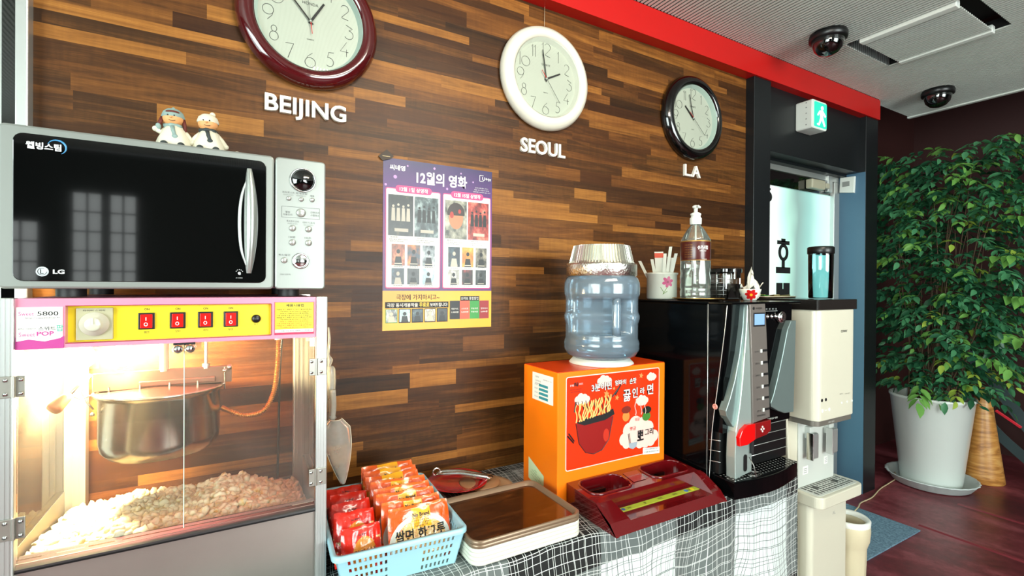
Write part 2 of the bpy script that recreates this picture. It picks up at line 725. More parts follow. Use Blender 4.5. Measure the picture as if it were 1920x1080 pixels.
# hinged access panel let into the slat ceiling
t_ = thing('access_panel', 'slatted ceiling access panel with white side rails and open dark slots at both ends', 'access panel', (2.73, .97, 2.4))
b = MB(m_slat)
x = hx0 + .05
while x < hx1 - .04:
    slat(b, x, .80, 1.15, 2.392)
    x += pitch
part(b, 'slats', t_)
b = MB(m_white)
b.box(hx0 + .002, hx0 + .04, .80, 1.15, 2.386, 2.42, .003)
part(b, 'rail', t_)
b = MB(m_white)
b.box(hx1 - .036, hx1 - .002, .80, 1.15, 2.386, 2.42, .003)
part(b, 'rail', t_)
b = MB(m_void)
b.box(hx0, hx1, hy0, hy1, 2.47, 2.48)
part(b, 'backing', t_)
b = MB(m_alu)
for k in range(22):
    xx = hx0 + .01 + k * .0195
    b.box(xx, xx + .009, hy1 - .003, hy1, 2.402, 2.468)
part(b, 'slot_teeth', t_)
b = MB(m_alu)
for k in range(22):
    xx = hx0 + .01 + k * .0195
    b.box(xx, xx + .009, hy0, hy0 + .003, 2.402, 2.468)
part(b, 'slot_teeth', t_)

# unseen lamp housing on the ceiling, added to go with the fill light
b = MB(m_white).box(.30, 1.40, -.14, .02, 2.345, 2.40, .004)
struct(b, 'trim_added_lamp')

# ---- door wall: columns, header, reveal, steel door frame, glass door
struct(MB(m_navy).box(2.19, 2.325, 1.455, 1.56, 0, 2.278, .002), 'trim_1')
struct(MB(m_navy).box(3.28, 3.425, 1.455, 1.56, 0, 2.278, .002), 'trim_2')
b = MB(m_navy)
b.box(2.32, 3.28, 1.49, 1.56, 1.945, 2.278)
b.box(2.32, 3.28, 1.56, 1.62, 1.93, 2.278)
struct(b, 'wall_header')
b = MB(m_blue).box(3.2785, 3.42, 1.4565, 1.7, 0, 1.944)
struct(b, 'trim_3')
# steel frame
b = MB(m_alu)
b.box(2.30, 3.28, 1.6, 1.66, 1.90, 1.944, .002)
b.box(3.22, 3.28, 1.6, 1.66, 0, 1.90, .002)
b.box(2.30, 2.40, 1.6, 1.66, 0, 1.90, .002)
o = struct(b, 'door_1')
t = NT('frosted_door_glass')
c = t.coord()
s = t.sep(c)
f = t.math('ADD', s[0], t.math('MULTIPLY', t.math('SUBTRACT', t.noise(c, 2.2, 2), .5), .25))
# outdoor light seen diffused through the frosted glass: its white and teal bands are put into the glow colour
col = t.ramp(t.math('MULTIPLY', t.math('SUBTRACT', f, 2.4), 1.2), [(.22, '#eef8f4'), (.38, '#a4e8cf'), (.54, '#37746c'), (.70, '#5aa89e'), (.9, '#b4eade')])
t.set(color=(.3, .33, .32), rough=.4, emit=col, estr=.95)
part(MB(t.m).box(2.36, 3.24, 1.625, 1.637, .06, 1.815), 'door_glass', o)
b = MB(m_gloss_black)
b.box(2.36, 3.24, 1.612, 1.65, 1.815, 1.90)
part(b, 'door_rail', o, label='dark top rail of the door')
b = MB(m_alu)
b.box(3.13, 3.18, 1.59, 1.612, 1.83, 1.93, .003)
part(b, 'hinge_post', o)
b = MB(M('beige_closer', '#a8a48e', .4))
b.box(2.92, 3.06, 1.57, 1.611, 1.83, 1.885, .006)
b.box(3.075, 3.12, 1.575, 1.611, 1.845, 1.875, .004)
part(b, 'door_closer', o)
b = MB(M('black_door_lettering', '#0a0a0a', .6))
Y = 1.6235
b.box(2.665, 2.785, Y, 1.6245, 1.49, 1.512)     # cap stroke
b.box(2.705, 2.745, Y, 1.6245, 1.505, 1.524)
poly = circ(2.725, 1.445, .05, 28)
inn = circ(2.725, 1.445, .023, 28, .03)
vs = [(p[0], Y, p[1]) for p in poly] + [(p[0], Y, p[1]) for p in inn]
b.add(vs, [(i, (i + 1) % 28, 28 + (i + 1) % 28, 28 + i) for i in range(28)])
b.box(2.71, 2.74, Y, 1.6245, 1.355, 1.40)
b.box(2.655, 2.795, Y, 1.6245, 1.325, 1.36)
b.prism([(2.66, 1.27), (2.72, 1.27), (2.72, 1.235), (2.728, 1.235), (2.728, 1.27), (2.79, 1.27), (2.79, 1.17), (2.77, 1.15), (2.67, 1.15), (2.66, 1.16)], Y, 1.6245, 'Y')
b.prism(circ(2.585, 1.752, .028, 16), Y, 1.6245, 'Y')
b.box(2.56, 2.60, Y, 1.6245, 1.79, 1.80)
part(b, 'door_lettering', o, label='black Korean letters on the door glass')

# grey mat
t = NT('grey_blue_mat')
c = t.coord()
n = t.noise(c, 90, 4, .8)
t.set(color=t.ramp(n, [(.3, '#3c5468'), (.7, '#7f9db0')]), rough=.9)
t.bump(n, .5, .004)
solo(MB(t.m).box(2.30, 3.035, 1.085, 1.48, .0005, .008, .002), 'door_mat', 'grey blue rough mat on the dark red floor before the door', 'mat')

# exit sign
t_ = thing('exit_sign', 'green lit exit sign box with a running figure under the red beam', 'exit sign', (2.67, 1.43, 2.08))
b = MB(m_white).prism(rrect(2.60, 2.745, 2.082, 2.232, .012), 1.405, 1.489, 'Y', .003)
part(b, 'housing', t_)
b = MB(emis('exit_green', (.02, .62, .38), 1.5))
b.prism(rrect(2.622, 2.738, 2.092, 2.222, .006), 1.402, 1.405, 'Y')
part(b, 'sign_face', t_)
b = MB(emis('exit_white', (.75, 1, .9), 2.2))
b.prism(circ(2.692, 2.195, .011), 1.4, 1.402, 'Y')
for P_ in ([(2.668, 2.18), (2.70, 2.182), (2.70, 2.14), (2.676, 2.14)], [(2.68, 2.145), (2.70, 2.145), (2.722, 2.105), (2.712, 2.10), (2.692, 2.13)],
           [(2.676, 2.145), (2.69, 2.14), (2.665, 2.10), (2.645, 2.103), (2.645, 2.11), (2.66, 2.112)], [(2.668, 2.18), (2.675, 2.172), (2.652, 2.15), (2.646, 2.157)],
           [(2.70, 2.18), (2.70, 2.168), (2.72, 2.15), (2.728, 2.158)]):
    b.prism(P_, 1.4, 1.402, 'Y')
part(b, 'running_figure', t_)
for z in (2.10, 2.13, 2.16, 2.19, 2.215):
    part(MB(m_grey).box(2.598, 2.60, 1.43, 1.436, z, z + .005), 'vent', t_)

# wall switch plate on the blue reveal
t_ = thing('sensor_switch', 'square white switch plate with grey centre on the blue door reveal', 'wall switch', (3.27, 1.55, 1.84))
b = MB(m_white).prism([(1.512, 1.825), (1.594, 1.838), (1.590, 1.93), (1.508, 1.925)], 3.262, 3.281, 'X', .003)
part(b, 'plate', t_)
part(MB(m_grey).box(3.259, 3.262, 1.535, 1.575, 1.87, 1.90), 'sensor_window', t_)


# dome cameras
def dome(x, y, label):
    t_ = thing('dome_camera', label, 'security camera', (x, y, 2.4), group='black domes on the slat ceiling')
    b = MB(m_black)
    b.lathe([(.0, 0), (.073, 0), (.077, -.012), (.076, -.03), (.066, -.036), (.0, -.036)], (x, y, 2.4), 36)
    part(b, 'base', t_)
    b = MB(m_gloss_black)
    b.lathe([(.064, -.034), (.063, -.05), (.055, -.072), (.038, -.09), (.018, -.098), (0, -.1)], (x, y, 2.4), 36)
    part(b, 'dome', t_)


dome(2.33, 1.19, 'black dome camera on the slat ceiling just left of the access panel')
dome(3.541, 1.205, 'black dome camera near the far edge of the slat ceiling')
# ================================================================== THINGS ON THE WALL
# ---- clocks with single-line numerals
def arc(cx, cy, rx, ry, a0, a1, n=14):
    return [(cx + rx * cos(radians(a0 + (a1 - a0) * k / n)), cy + ry * sin(radians(a0 + (a1 - a0) * k / n))) for k in range(n + 1)]


DIG = {   # strokes in a cell about 1 high
    '0': ([arc(.36, .36, .36, .36, 0, 360, 28)], .72),
    '1': ([[(0.0, .8), (.13, 1), (.13, 0)]], .16),
    '2': ([arc(.26, .74, .26, .26, 160, -35, 12) + [(.05, .12), (.1, .08), (.5, .0)]], .5),
    '3': ([[(0, .95), (.45, .75), (.2, .58)] + arc(.2, .28, .3, .3, 80, -150, 12)], .5),
    '4': ([[(.42, 1), (.0, .32), (.55, .32)], [(.42, .5), (.42, 0)]], .55),
    '5': ([[(.48, 1), (.14, .95), (.08, .58)] + arc(.2, .3, .27, .3, 100, -130, 12)], .5),
    '6': ([[(.48, 1), (.2, .75), (.06, .48)] + arc(.34, .33, .33, .33, 160, -200, 26)], .68),
    '7': ([[(0, .95), (.5, 1), (.15, 0)]], .5),
    '8': ([arc(.26, .78, .17, .2, 0, 360, 18), arc(.26, .29, .26, .29, 0, 360, 22)], .52),
    '9': ([arc(.33, .66, .33, .33, 0, 360, 26), [(.66, .6), (.56, .3), (.3, 0)]], .68),
}


def clock(x, z, ring_mat, ring_col, label, hour, minute, second, maker=False):
    y = 1.5
    t_ = thing('wall_clock', label, 'clock', (x, y, z), group='round world time clocks')
    R, r = .188, .143
    b = MB(ring_mat)
    b.lathe([(R - .012, 0), (R, -.006), (R + .001, -.018), (R - .006, -.034), (R - .02, -.044), (r + .014, -.045), (r + .004, -.041), (r, -.034), (r, -.018)], (x, y, z), 72, 'Y')
    part(b, 'rim', t_)
    b = MB(M('clock_inner_bezel', '#b9cfc6' if ring_col != 'white' else '#e7ecdf', .3))
    b.lathe([(r, -.036), (r - .007, -.02), (r - .009, -.016)], (x, y, z), 72, 'Y')
    part(b, 'bezel', t_)
    b = MB(M('clock_dial_white', '#b8beb0', .5))
    b.lathe([(r, -.016), (0, -.016)], (x, y, z), 64, 'Y', smooth=False)
    part(b, 'dial', t_)
    yy = y - .0168
    b = MB(M('clock_numeral_grey', '#3f403e', .5))
    hgt = .042
    for n in range(1, 13):
        a = radians(90 - 30 * n)
        s = str(n)
        wds = [DIG[c][1] for c in s]
        gap = .1
        tot = sum(wds) + gap * (len(s) - 1)
        k = hgt * (1.15 if n in (10, 12) else 1)
        ox = x + .108 * cos(a) - tot * k / 2
        oz = z + .108 * sin(a) - k / 2
        for c, wd in zip(s, wds):
            for st in DIG[c][0]:
                b.tube([(ox + p[0] * k, yy, oz + p[1] * k) for p in st], .00075, 4, smooth=False)
            ox += (wd + gap) * k
    part(b, 'numerals', t_)
    b = MB(m_ink)
    write(b, 'HONDA' if maker else 'QUARTZ', x, z + .052, h=.008, org=(0, yy, 0))
    write(b, 'QUARTZ', x, z - .05, h=.004, org=(0, yy, 0))
    part(b, 'dial_lettering', t_)

    def hand(nm, ang, length, tail, wd, mat, dy):
        b = MB(mat)
        a = radians(90 - ang)
        u, v = (cos(a), sin(a)), (-sin(a), cos(a))
        P_ = [(-tail, -wd), (length, -wd * .8), (length, wd * .8), (-tail, wd)]
        b.prism([(x + p * u[0] + q * v[0], z + p * u[1] + q * v[1]) for p, q in P_], y - dy - .0012, y - dy, 'Y')
        part(b, nm, t_)
    hand('hour_hand', hour, .07, .006, .0035, m_ink, .019)
    hand('minute_hand', minute, .105, .01, .0019, m_ink, .021)
    hand('second_hand', second, .1, .0, .0005, M('thin_hand', '#2a2a2a', .5), .023)
    hand('second_hand_tail', second + 180, .035, .0, .0012, m_red, .023)
    part(MB(m_chrome).lathe([(.0035, 0), (.0035, -.01), (0, -.011)], (x, y - .017, z), 12, 'Y'), 'hub', t_)
    # glass cover
    b = MB(glass('clock_glass', (.97, .98, .97), 1.35, scale=.8))
    b.lathe([(r + .001, -.034), (0, -.036)], (x, y, z), 64, 'Y')
    part(b, 'glass_cover', t_)
    return t_


m_burg = M('burgundy_lacquer', '#480a0e', .12, coat=.8)
m_cream = M('cream_clock_rim', '#d8d5c6', .3, coat=.3)
clock(.178, 1.992, m_burg, 'burgundy', 'large round wall clock with glossy burgundy rim above the BEIJING letters', 31, -41, -7, True)
clock(.986, 2.006, m_cream, 'white', 'round wall clock with cream white rim above the SEOUL letters', 63, -9, 143)
clock(1.783, 2.004, M('black_clock_rim', '#070707', .12, coat=.6), 'black', 'round wall clock with glossy black rim above the L.A letters', -48, -15, -48 + 180)

# threads that hang the two right clocks
for x, z0, lab in ((.985, 2.188, 'thin clear hanging thread above the cream white clock'),):
    solo(MB(M('clear_thread', '#a89880', .4)).tube([(x, 1.494, z0), (x, 1.492, 2.279)], .0009, 6), 'hanging_thread', lab, 'thread')

# ---- raised city names
for body, cx, z0, z1, x0, x1, lab in (('BEIJING', 0, 1.708, 1.772, .063, .279, 'raised white BEIJING letters on the plank wall'),
                                      ('SEOUL', 0, 1.727, 1.780, .886, 1.082, 'raised white SEOUL letters on the plank wall'),
                                      ('L.A', 0, 1.742, 1.796, 1.742, 1.848, 'raised white L.A letters on the plank wall')):
    b = MB(M('raised_letter_white', '#e6e2d6', .45))
    write(b, body, (x0 + x1) / 2, (z0 + z1) / 2, w=x1 - x0, h=(z1 - z0) * .98, org=(0, 1.4945, 0), bold=.018, extrude=.05, bevel=.003, depth=.011)
    solo(b, 'city_lettering', lab, 'sign letters', ((x0 + x1) / 2, 1.5, z0), group='raised city names')

# ---- film poster
PX0, PX1, PZ0, PZ1, PY = .392, .773, 1.098, 1.640, 1.4985
t_ = thing('film_poster', 'purple and yellow Korean film poster taped to the plank wall', 'poster', (.58, 1.4995, 1.098))


def grad(name, stops, axis=2, lo=1.1, hi=1.64, rough=.35):
    t = NT(name)
    c = t.sep(t.coord())
    f = t.math('DIVIDE', t.math('SUBTRACT', c[axis], lo), hi - lo)
    f = t.math('ADD', f, t.math('MULTIPLY', t.math('SUBTRACT', t.noise(t.coord(), 14, 3), .5), .15))
    t.set(color=t.ramp(f, stops), rough=rough)
    return t.m


m_pur = grad('poster_purple', [(0, '#4b1c63'), (.35, '#7c2a76'), (.7, '#5b2373'), (1, '#251b4f')], 2, .13, .542)
m_yel = M('poster_yellow', '#e9a51c', .35)
b = MB(m_pur).rect(PX0, PX1, 1.2235, PZ1, PY)
b.m(m_yel).rect(PX0, PX1, PZ0, 1.2235, PY)
b.m(m_paper).box(PX0, PX1, PY + .0002, PY + .0008, PZ0, PZ1)
part(b, 'sheet', t_)
m_pink = M('poster_pink', '#d93a78', .4)
m_pw = M('poster_white', '#e4e2dc', .4)
cols = ((.402, .580), (.592, .766))
for x0, x1 in cols:
    b = MB(m_pink)
    flat(b, rrect(x0 - .002, x1 + .002, 1.231, 1.548, .006), PY - .0004)
    b.m(m_pw)
    flat(b, rrect(x0, x1, 1.234, 1.545, .005), PY - .0008)
    b.m(m_pink)
    flat(b, rrect((x0 + x1) / 2 - .06, (x0 + x1) / 2 + .06, 1.535, 1.558, .0105), PY - .0012)
    part(b, 'listing_panel', t_)


def pic(name, seed, cols_, scale=30):
    t = NT(name)
    n = t.noise(t.mapv(t.coord(), (1, 1, .7), (seed * 3.1, 0, seed)), scale, 4, .6)
    t.set(color=t.ramp(n, [(.38, cols_[0]), (.52, cols_[1]), (.63, cols_[2]), (.78, cols_[3])]), rough=.3)
    return t.m


pal = [('#0a0a0c', '#15171a', '#2c2a22', '#8a7448'), ('#20292c', '#4b5a5c', '#8fa0a0', '#c9d0cc'), ('#5a2a18', '#a5522c', '#c98a5c', '#d8b48a'), ('#2f3a4a', '#7a4a2c', '#c8702a', '#e2a040'),
       ('#1c2226', '#8a9498', '#c8ccc8', '#e0e0d8'), ('#0e1016', '#1b2230', '#2a4658', '#78a0a8'), ('#101014', '#1e1f22', '#3a3c3e', '#8c8c84'), ('#b8c4c4', '#8aa6b0', '#dad8cc', '#5a6a70'),
       ('#3a3a34', '#8a8878', '#b0ac98', '#d2cebc'), ('#5c1a16', '#a83a30', '#d0705c', '#e0a890'), ('#0c1422', '#14202e', '#2c4450', '#7a9090'), ('#c06a1c', '#e0922c', '#d8b050', '#8a3a1c'),
       ('#26221c', '#7a7466', '#b4ac94', '#d8d0b8'), ('#c8c4b8', '#8a8880', '#d8d4cc', '#3a3a3c'), ('#0c0a0c', '#3a1416', '#8a2420', '#c8c0b8'), ('#16181a', '#34383a', '#6a6c6a', '#a8a8a0')]
mp = [pic('film_still_%s' % 'abcdefghijklmnop'[i], i, c_, 34) for i, c_ in enumerate(pal)]
k = 0
dark = M('still_silhouette', '#0b0b0d', .35)
lite = M('still_highlight', '#b8b0a0', .35)
for ci, (x0, x1) in enumerate(cols):
    W = x1 - x0
    spots = [(x0 + .006, x0 + W * .487, 1.398, 1.527), (x0 + W * .513, x1 - .006, 1.398, 1.527)]
    for j in range(3):
        spots.append((x0 + .018 + j * .0505, x0 + .018 + j * .0505 + .042, 1.304, 1.371))
    for j in range(3):
        spots.append((x0 + .018 + j * .0505, x0 + .018 + j * .0505 + .04, 1.244, 1.295))
    for si, (a, c_, d, e) in enumerate(spots):
        b = MB(mp[k % 16])
        b.rect(a, c_, d, e, PY - .0012)
        w_, h_ = c_ - a, e - d
        cx = (a + c_) / 2
        b.m(dark if k not in (0, 5, 10) else lite)
        # plain generic figures: head and shoulders, or a row of people
        if si == 0 and ci == 1:
            b.m(M('still_face', '#b87a54', .35))
            flat(b, circ(cx, d + h_ * .55, w_ * .33, 20, h_ * .3), PY - .0015)
            b.m(M('still_hair', '#2a1814', .35))
            flat(b, arc(cx, d + h_ * .66, w_ * .4, h_ * .28, -10, 190, 16), PY - .0017)
            b.m(M('still_splash', '#a8281c', .35))
            flat(b, circ(cx - w_ * .2, d + h_ * .62, w_ * .09, 9, h_ * .09), PY - .0019)
            flat(b, circ(cx + w_ * .16, d + h_ * .72, w_ * .07, 9, h_ * .06), PY - .0019)
        elif si < 2:
            for q in range(4):
                xx = a + w_ * (.2 + .2 * q)
                flat(b, circ(xx, d + h_ * (.72 + .04 * (q % 2)), w_ * .05, 10), PY - .0015)
                flat(b, [(xx - w_ * .08, d + h_ * .36), (xx + w_ * .08, d + h_ * .36), (xx + w_ * .06, d + h_ * .68), (xx - w_ * .06, d + h_ * .68)], PY - .0015)
            b.m(lite)
            b.rect(a + w_ * .25, c_ - w_ * .2, d + h_ * .1, d + h_ * .18, PY - .0016)
        else:
            flat(b, circ(cx, d + h_ * .66, w_ * .14, 12, w_ * .17), PY - .0015)
            flat(b, [(cx - w_ * .3, d), (cx + w_ * .3, d), (cx + w_ * .2, d + h_ * .42), (cx - w_ * .2, d + h_ * .42)], PY - .0015)
            b.m(lite)
            b.rect(a + w_ * .2, c_ - w_ * .2, d + h_ * .06, d + h_ * .11, PY - .0016)
        part(b, 'film_still', t_)
        k += 1
# lower yellow strip
for j in range(5):
    x0 = .401 + j * .0425
    b = MB(m_ink if j else M('green_frame', '#4a8a2a', .4))
    b.rect(x0, x0 + .0385, 1.121, 1.166, PY - .0006)
    b.m(mp[(3 * j + 4) % 16])
    b.rect(x0 + .002, x0 + .0365, 1.124, 1.164, PY - .001)
    b.m(lite if j in (0, 3) else dark)
    flat(b, circ(x0 + .019, 1.15, .006, 12), PY - .0014)
    flat(b, [(x0 + .008, 1.124), (x0 + .031, 1.124), (x0 + .027, 1.143), (x0 + .011, 1.143)], PY - .0014)
    part(b, 'film_still', t_)
for j, cc in enumerate(('#16161c', '#e0543c', '#2f8a3a', '#8e1c22')):
    x0 = .617 + j * .0365
    b = MB(M('price_card_%s' % 'abcd'[j], cc, .4)).rect(x0, x0 + .0365, 1.128, 1.19, PY - .0006)
    part(b, 'price_card', t_)
b = MB(m_ink).rect(.400, .612, 1.168, 1.188, PY - .0006)
b.rect(.655, .726, 1.19, 1.206, PY - .0004)
part(b, 'headline_band', t_)
# lettering
b = MB(m_pw)
o_ = (0, PY - .0008, 0)
write(b, '12월의 영화', .588, 1.590, w=.178, h=.042, org=o_, bold=.03)
write(b, '씨네영', .437, 1.612, w=.05, h=.017, org=o_, bold=.03)
write(b, 'U+tv', .752, 1.612, w=.034, h=.012, org=o_, bold=.02)
for dx, dz in ((.726, 1.622), (.726, 1.602)):
    b.rect(dx, dx + .014, dz, dz + .0015, PY - .0006)
b.rect(.7245, .7262, 1.602, 1.6235, PY - .0006)
o2 = (0, PY - .0016, 0)
write(b, '12월 1일 상영작', .491, 1.5465, w=.094, h=.014, org=o2, bold=.02)
write(b, '12월 15일 상영작', .679, 1.5465, w=.098, h=.014, org=o2, bold=.02)
for q in range(3):
    write(b, ['올레 무료 영화 서비스', '매월 1일 15일에 새로운', '영화를 보여드립니다'][q], .733, 1.578 - q * .007, w=.05 + .008 * q, h=.0035, org=o_)
write(b, '극장 동시개봉작을', .456, 1.178, w=.1, h=.0125, org=o2, bold=.01)
write(b, '보여드립니다!', .578, 1.178, w=.06, h=.0125, org=o2, bold=.01)
for j in range(4):
    x0 = .617 + j * .0365 + .018
    write(b, ['제휴카드', '스마트폰', '무료쿠폰', '영화다시'][j], x0, 1.163, w=.026, h=.006, org=o2)
    write(b, ['1,000원', '5,000원', '무료이용', '2,000원'][j], x0, 1.152, w=.026, h=.006, org=o2, bold=.01)
write(b, '브라보 통합할인', .69, 1.198, w=.066, h=.010, org=o2)
part(b, 'white_lettering', t_)
b = MB(M('yellow_lettering', '#f2c62a', .4))
write(b, '무료로', .528, 1.178, w=.034, h=.0145, org=o2, bold=.02)
part(b, 'yellow_lettering', t_)
b = MB(m_ink)
write(b, '극장에 가지마시고~', .508, 1.203, w=.145, h=.018, org=o_, bold=.01)
for x0, x1 in cols:
    for j in range(2):
        xx = x0 + .045 + j * .088
        write(b, ['프리즌', '분노의 질주', '불한당', '원더'][j + (2 if x0 > .5 else 0)], xx - .02, 1.393, w=.024, h=.004, org=o2)
        write(b, '감독 배우 액션 드라마', xx - .006, 1.386, w=.06, h=.0032, org=o2)
        write(b, '상영시간 백이십분', xx - .012, 1.380, w=.045, h=.0032, org=o2)
    for j in range(3):
        write(b, '영화제목', x0 + .039 + j * .0505, 1.3, w=.03, h=.003, org=o2)
        write(b, '영화제목', x0 + .038 + j * .0505, 1.24, w=.03, h=.003, org=o2)
part(b, 'black_lettering', t_)
b = MB(M('snow_dot', '#b58fc0', .5))
for p in ((.43, 1.583, .006), (.56, 1.625, .004), (.605, 1.563, .004), (.655, 1.62, .003), (.70, 1.596, .003), (.47, 1.622, .003), (.40, 1.556, .004)):
    flat(b, circ(p[0], p[1], p[2], 10), PY - .0005)
part(b, 'snow_dots', t_)

# dark paper scrap above the poster corner
b = MB(M('dark_card', '#3a2c20', .6))
b.prism([(.388, 1.628), (.376, 1.640), (.402, 1.664), (.424, 1.645), (.414, 1.636)], 1.4935, 1.4955, 'Y')
b.m(M('tape_cream', '#b09a70', .5)).box(.388, .412, 1.492, 1.4935, 1.641, 1.643)
solo(b, 'wall_tag', 'small dark diamond shaped tag pinned at the poster corner', 'tag')
# ================================================================== TABLE AND CLOTH
TX0, TX1, TY0, TY1, TZ = -.62, 1.72, .968, 1.49, .6
t_ = thing('table', 'long table hidden under the checked cloth along the wall', 'table', (.55, 1.23, 0))
part(MB(M('table_top_board', '#6a5038', .5)).box(TX0 + .02, TX1 - .02, TY0 + .012, TY1, TZ - .03, TZ - .004), 'tabletop', t_)
for x in (TX0 + .06, TX1 - .06):
    for y in (TY0 + .05, TY1 - .05):
        part(MB(m_steel).cyl((x, y, 0), .015, TZ - .03, seg=12), 'leg', t_)

# checked cloth: blocks of black, grey and white crossed by wavering threads
t = NT('checked_cloth')
uv = t.coord('UV')
nz = t.noise(uv, 4.5, 1.5, .4, outp=1)
ns = t.sep(nz)
u0 = t.sep(uv)
u = t.math('ADD', u0[0], t.math('MULTIPLY', t.math('SUBTRACT', ns[0], .5), .075))
v = t.math('ADD', u0[1], t.math('MULTIPLY', t.math('SUBTRACT', ns[1], .5), .09))
ub = t.math('ADD', u0[0], t.math('MULTIPLY', t.math('SUBTRACT', ns[0], .5), .012))
vb = t.math('ADD', u0[1], t.math('MULTIPLY', t.math('SUBTRACT', ns[1], .5), .012))


def lines(c, period, width, seed):
    """irregular line set: two incommensurate gratings"""
    a = t.math('ABSOLUTE', t.math('SUBTRACT', t.math('FRACT', t.math('DIVIDE', c, period)), .5))
    k1 = t.math('LESS_THAN', a, width / period / 2)
    a2 = t.math('ABSOLUTE', t.math('SUBTRACT', t.math('FRACT', t.math('ADD', t.math('DIVIDE', c, period * 1.71), seed)), .5))
    k2 = t.math('LESS_THAN', a2, width / (period * 1.71) / 2)
    return t.math('MAXIMUM', k1, k2)


lu = lines(u, .0205, .0013, .2)
lv = lines(v, .0225, .0013, .6)
grid = t.math('MAXIMUM', lu, lv)
S_ = .275
iu = t.math('FLOOR', t.math('DIVIDE', t.math('ADD', ub, .125), S_))
iv = t.math('FLOOR', t.math('DIVIDE', t.math('ADD', vb, .5), S_))
pu = t.math('MODULO', t.math('ADD', iu, 100), 2)
pv = t.math('MODULO', t.math('ADD', iv, 100), 2)
both = t.math('MULTIPLY', pu, pv)
none = t.math('MULTIPLY', t.math('SUBTRACT', 1, pu), t.math('SUBTRACT', 1, pv))
base = t.mix(both, '#636a68', '#0d0f0e')
base = t.mix(none, base, '#d5dedb')
line = t.mix(none, '#d7dcd8', '#3c4442')
weave = t.noise(t.mapv(uv, (400, 400, 1)), 3, 2)
t.set(color=t.mix(grid, base, line), rough=.8)
t.bump(weave, .1, .001)
m_cloth = t.m

nx = 240
x0, x1 = TX0, TX1
vs, fs, uvs = [], [], []
prof = []      # (y, z, arc, drop)
s_ = 0
py, pz = TY1, TZ
pts = [(TY1 - (TY1 - TY0 - .012) * k / 10, TZ, 0) for k in range(11)]
pts += [(TY0 + .012 - .012 * sin(a), TZ - .012 + .012 * cos(a), 0) for a in (pi / 6, pi / 3, pi / 2)]
pts += [(TY0, TZ - .012 - .56 * k / 26, k / 26) for k in range(1, 27)]
for (y, z, d) in pts:
    s_ += sqrt((y - py) ** 2 + (z - pz) ** 2)
    py, pz = y, z
    prof.append((y, z, s_, d))
for i in range(nx + 1):
    x = x0 + (x1 - x0) * i / nx
    for (y, z, a, d) in prof:
        ph = noise.noise(Vector((x * 3, 0, 5))) * 3
        fold = (sin(x * 21 + ph) * .5 + sin(x * 47 + 1.3 + ph * 2) * .22) * .024 * min(1, d * 2.2) + .02 * d
        vs.append((x + .006 * d * cos(x * 21 + ph), y - fold - .003 * min(1, d * 12), z + (.0012 if d == 0 else 0)))
        uvs.append((x + .7, a))
m = len(prof)
for i in range(nx):
    for j in range(m - 1):
        fs.append((i * m + j, (i + 1) * m + j, (i + 1) * m + j + 1, i * m + j + 1))
b = MB(m_cloth).add(vs, fs, True, uvs)
# cloth hanging at the right end
vs, fs, uvs = [], [], []
for j in range(21):
    y = TY1 - (TY1 - TY0) * j / 20
    for k in range(12):
        d = k / 11
        vs.append((TX1 + .012 * sin(y * 40) * d, y, TZ + .0012 - .57 * d))
        uvs.append((TX1 + .7 + .57 * d, TY1 - y))
for j in range(20):
    for k in range(11):
        fs.append((j * 12 + k, j * 12 + k + 1, (j + 1) * 12 + k + 1, (j + 1) * 12 + k))
b.add(vs, fs, True, uvs)
solo(b, 'tablecloth', 'black grey and white checked cloth with wavy grid lines draped over the table', 'tablecloth', (.55, 1.23, TZ))

# ================================================================== POPCORN MACHINE
t_ = thing('popcorn_machine', 'pink topped popcorn machine with glass doors and a hanging steel kettle', 'popcorn machine', (-.088, 1.28, .602))
X0, X1, Y0, Y1 = -.346, .1695, 1.10, 1.462
ZB, ZL, ZP, ZT = .602, .772, 1.128, 1.214


def post(x0, x1, y0, y1, nm):
    b = MB(m_alu).box(x0, x1, y0, y1, ZB, ZT + .001, .002)
    w_ = x1 - x0
    for q in (.25, .5, .75):
        b.m(m_alu).box(x0 + w_ * q - .0012, x0 + w_ * q + .0012, y0 - .0012, y0 + .001, ZB, ZT)
    return part(b, nm, t_)


post(X0, -.322, Y0, Y0 + .022, 'corner_post')
post(.147, X1, Y0, Y0 + .022, 'corner_post')
post(.134, .176, Y1 - .03, Y1, 'corner_post')
post(X0, -.300, Y1 - .03, Y1, 'corner_post')
m_pinkp = M('pink_enamel', '#d9869f', .3)
m_purp = M('purple_print', '#b23a86', .4)
m_ylw = M('yellow_panel', '#e8d21a', .4)
b = MB(m_pinkp)
zr0, zr1 = 1.1365, 1.2005
xr0, xr1 = -.259, .0605
b.box(-.322, .147, 1.125, Y1 - .002, ZP, ZT)
b.box(-.322, .147, 1.106, 1.125, zr1, ZT)
b.box(-.322, .147, 1.106, 1.125, ZP, zr0)
b.box(-.322, xr0, 1.106, 1.125, zr0, zr1)
b.box(xr1, .147, 1.106, 1.125, zr0, zr1)
b.m(M('red_recess_edge', '#8e1630', .4))
b.box(xr0, xr1, 1.1055, 1.107, zr0 - .0012, zr0)
b.box(xr0, xr1, 1.1055, 1.107, zr1, zr1 + .0012)
b.box(xr1, xr1 + .0012, 1.1055, 1.107, zr0, zr1)
part(b, 'head_box', t_)
part(MB(m_ylw).box(xr0, xr1, 1.121, 1.1245, zr0, zr1), 'control_panel', t_, label='yellow control panel')
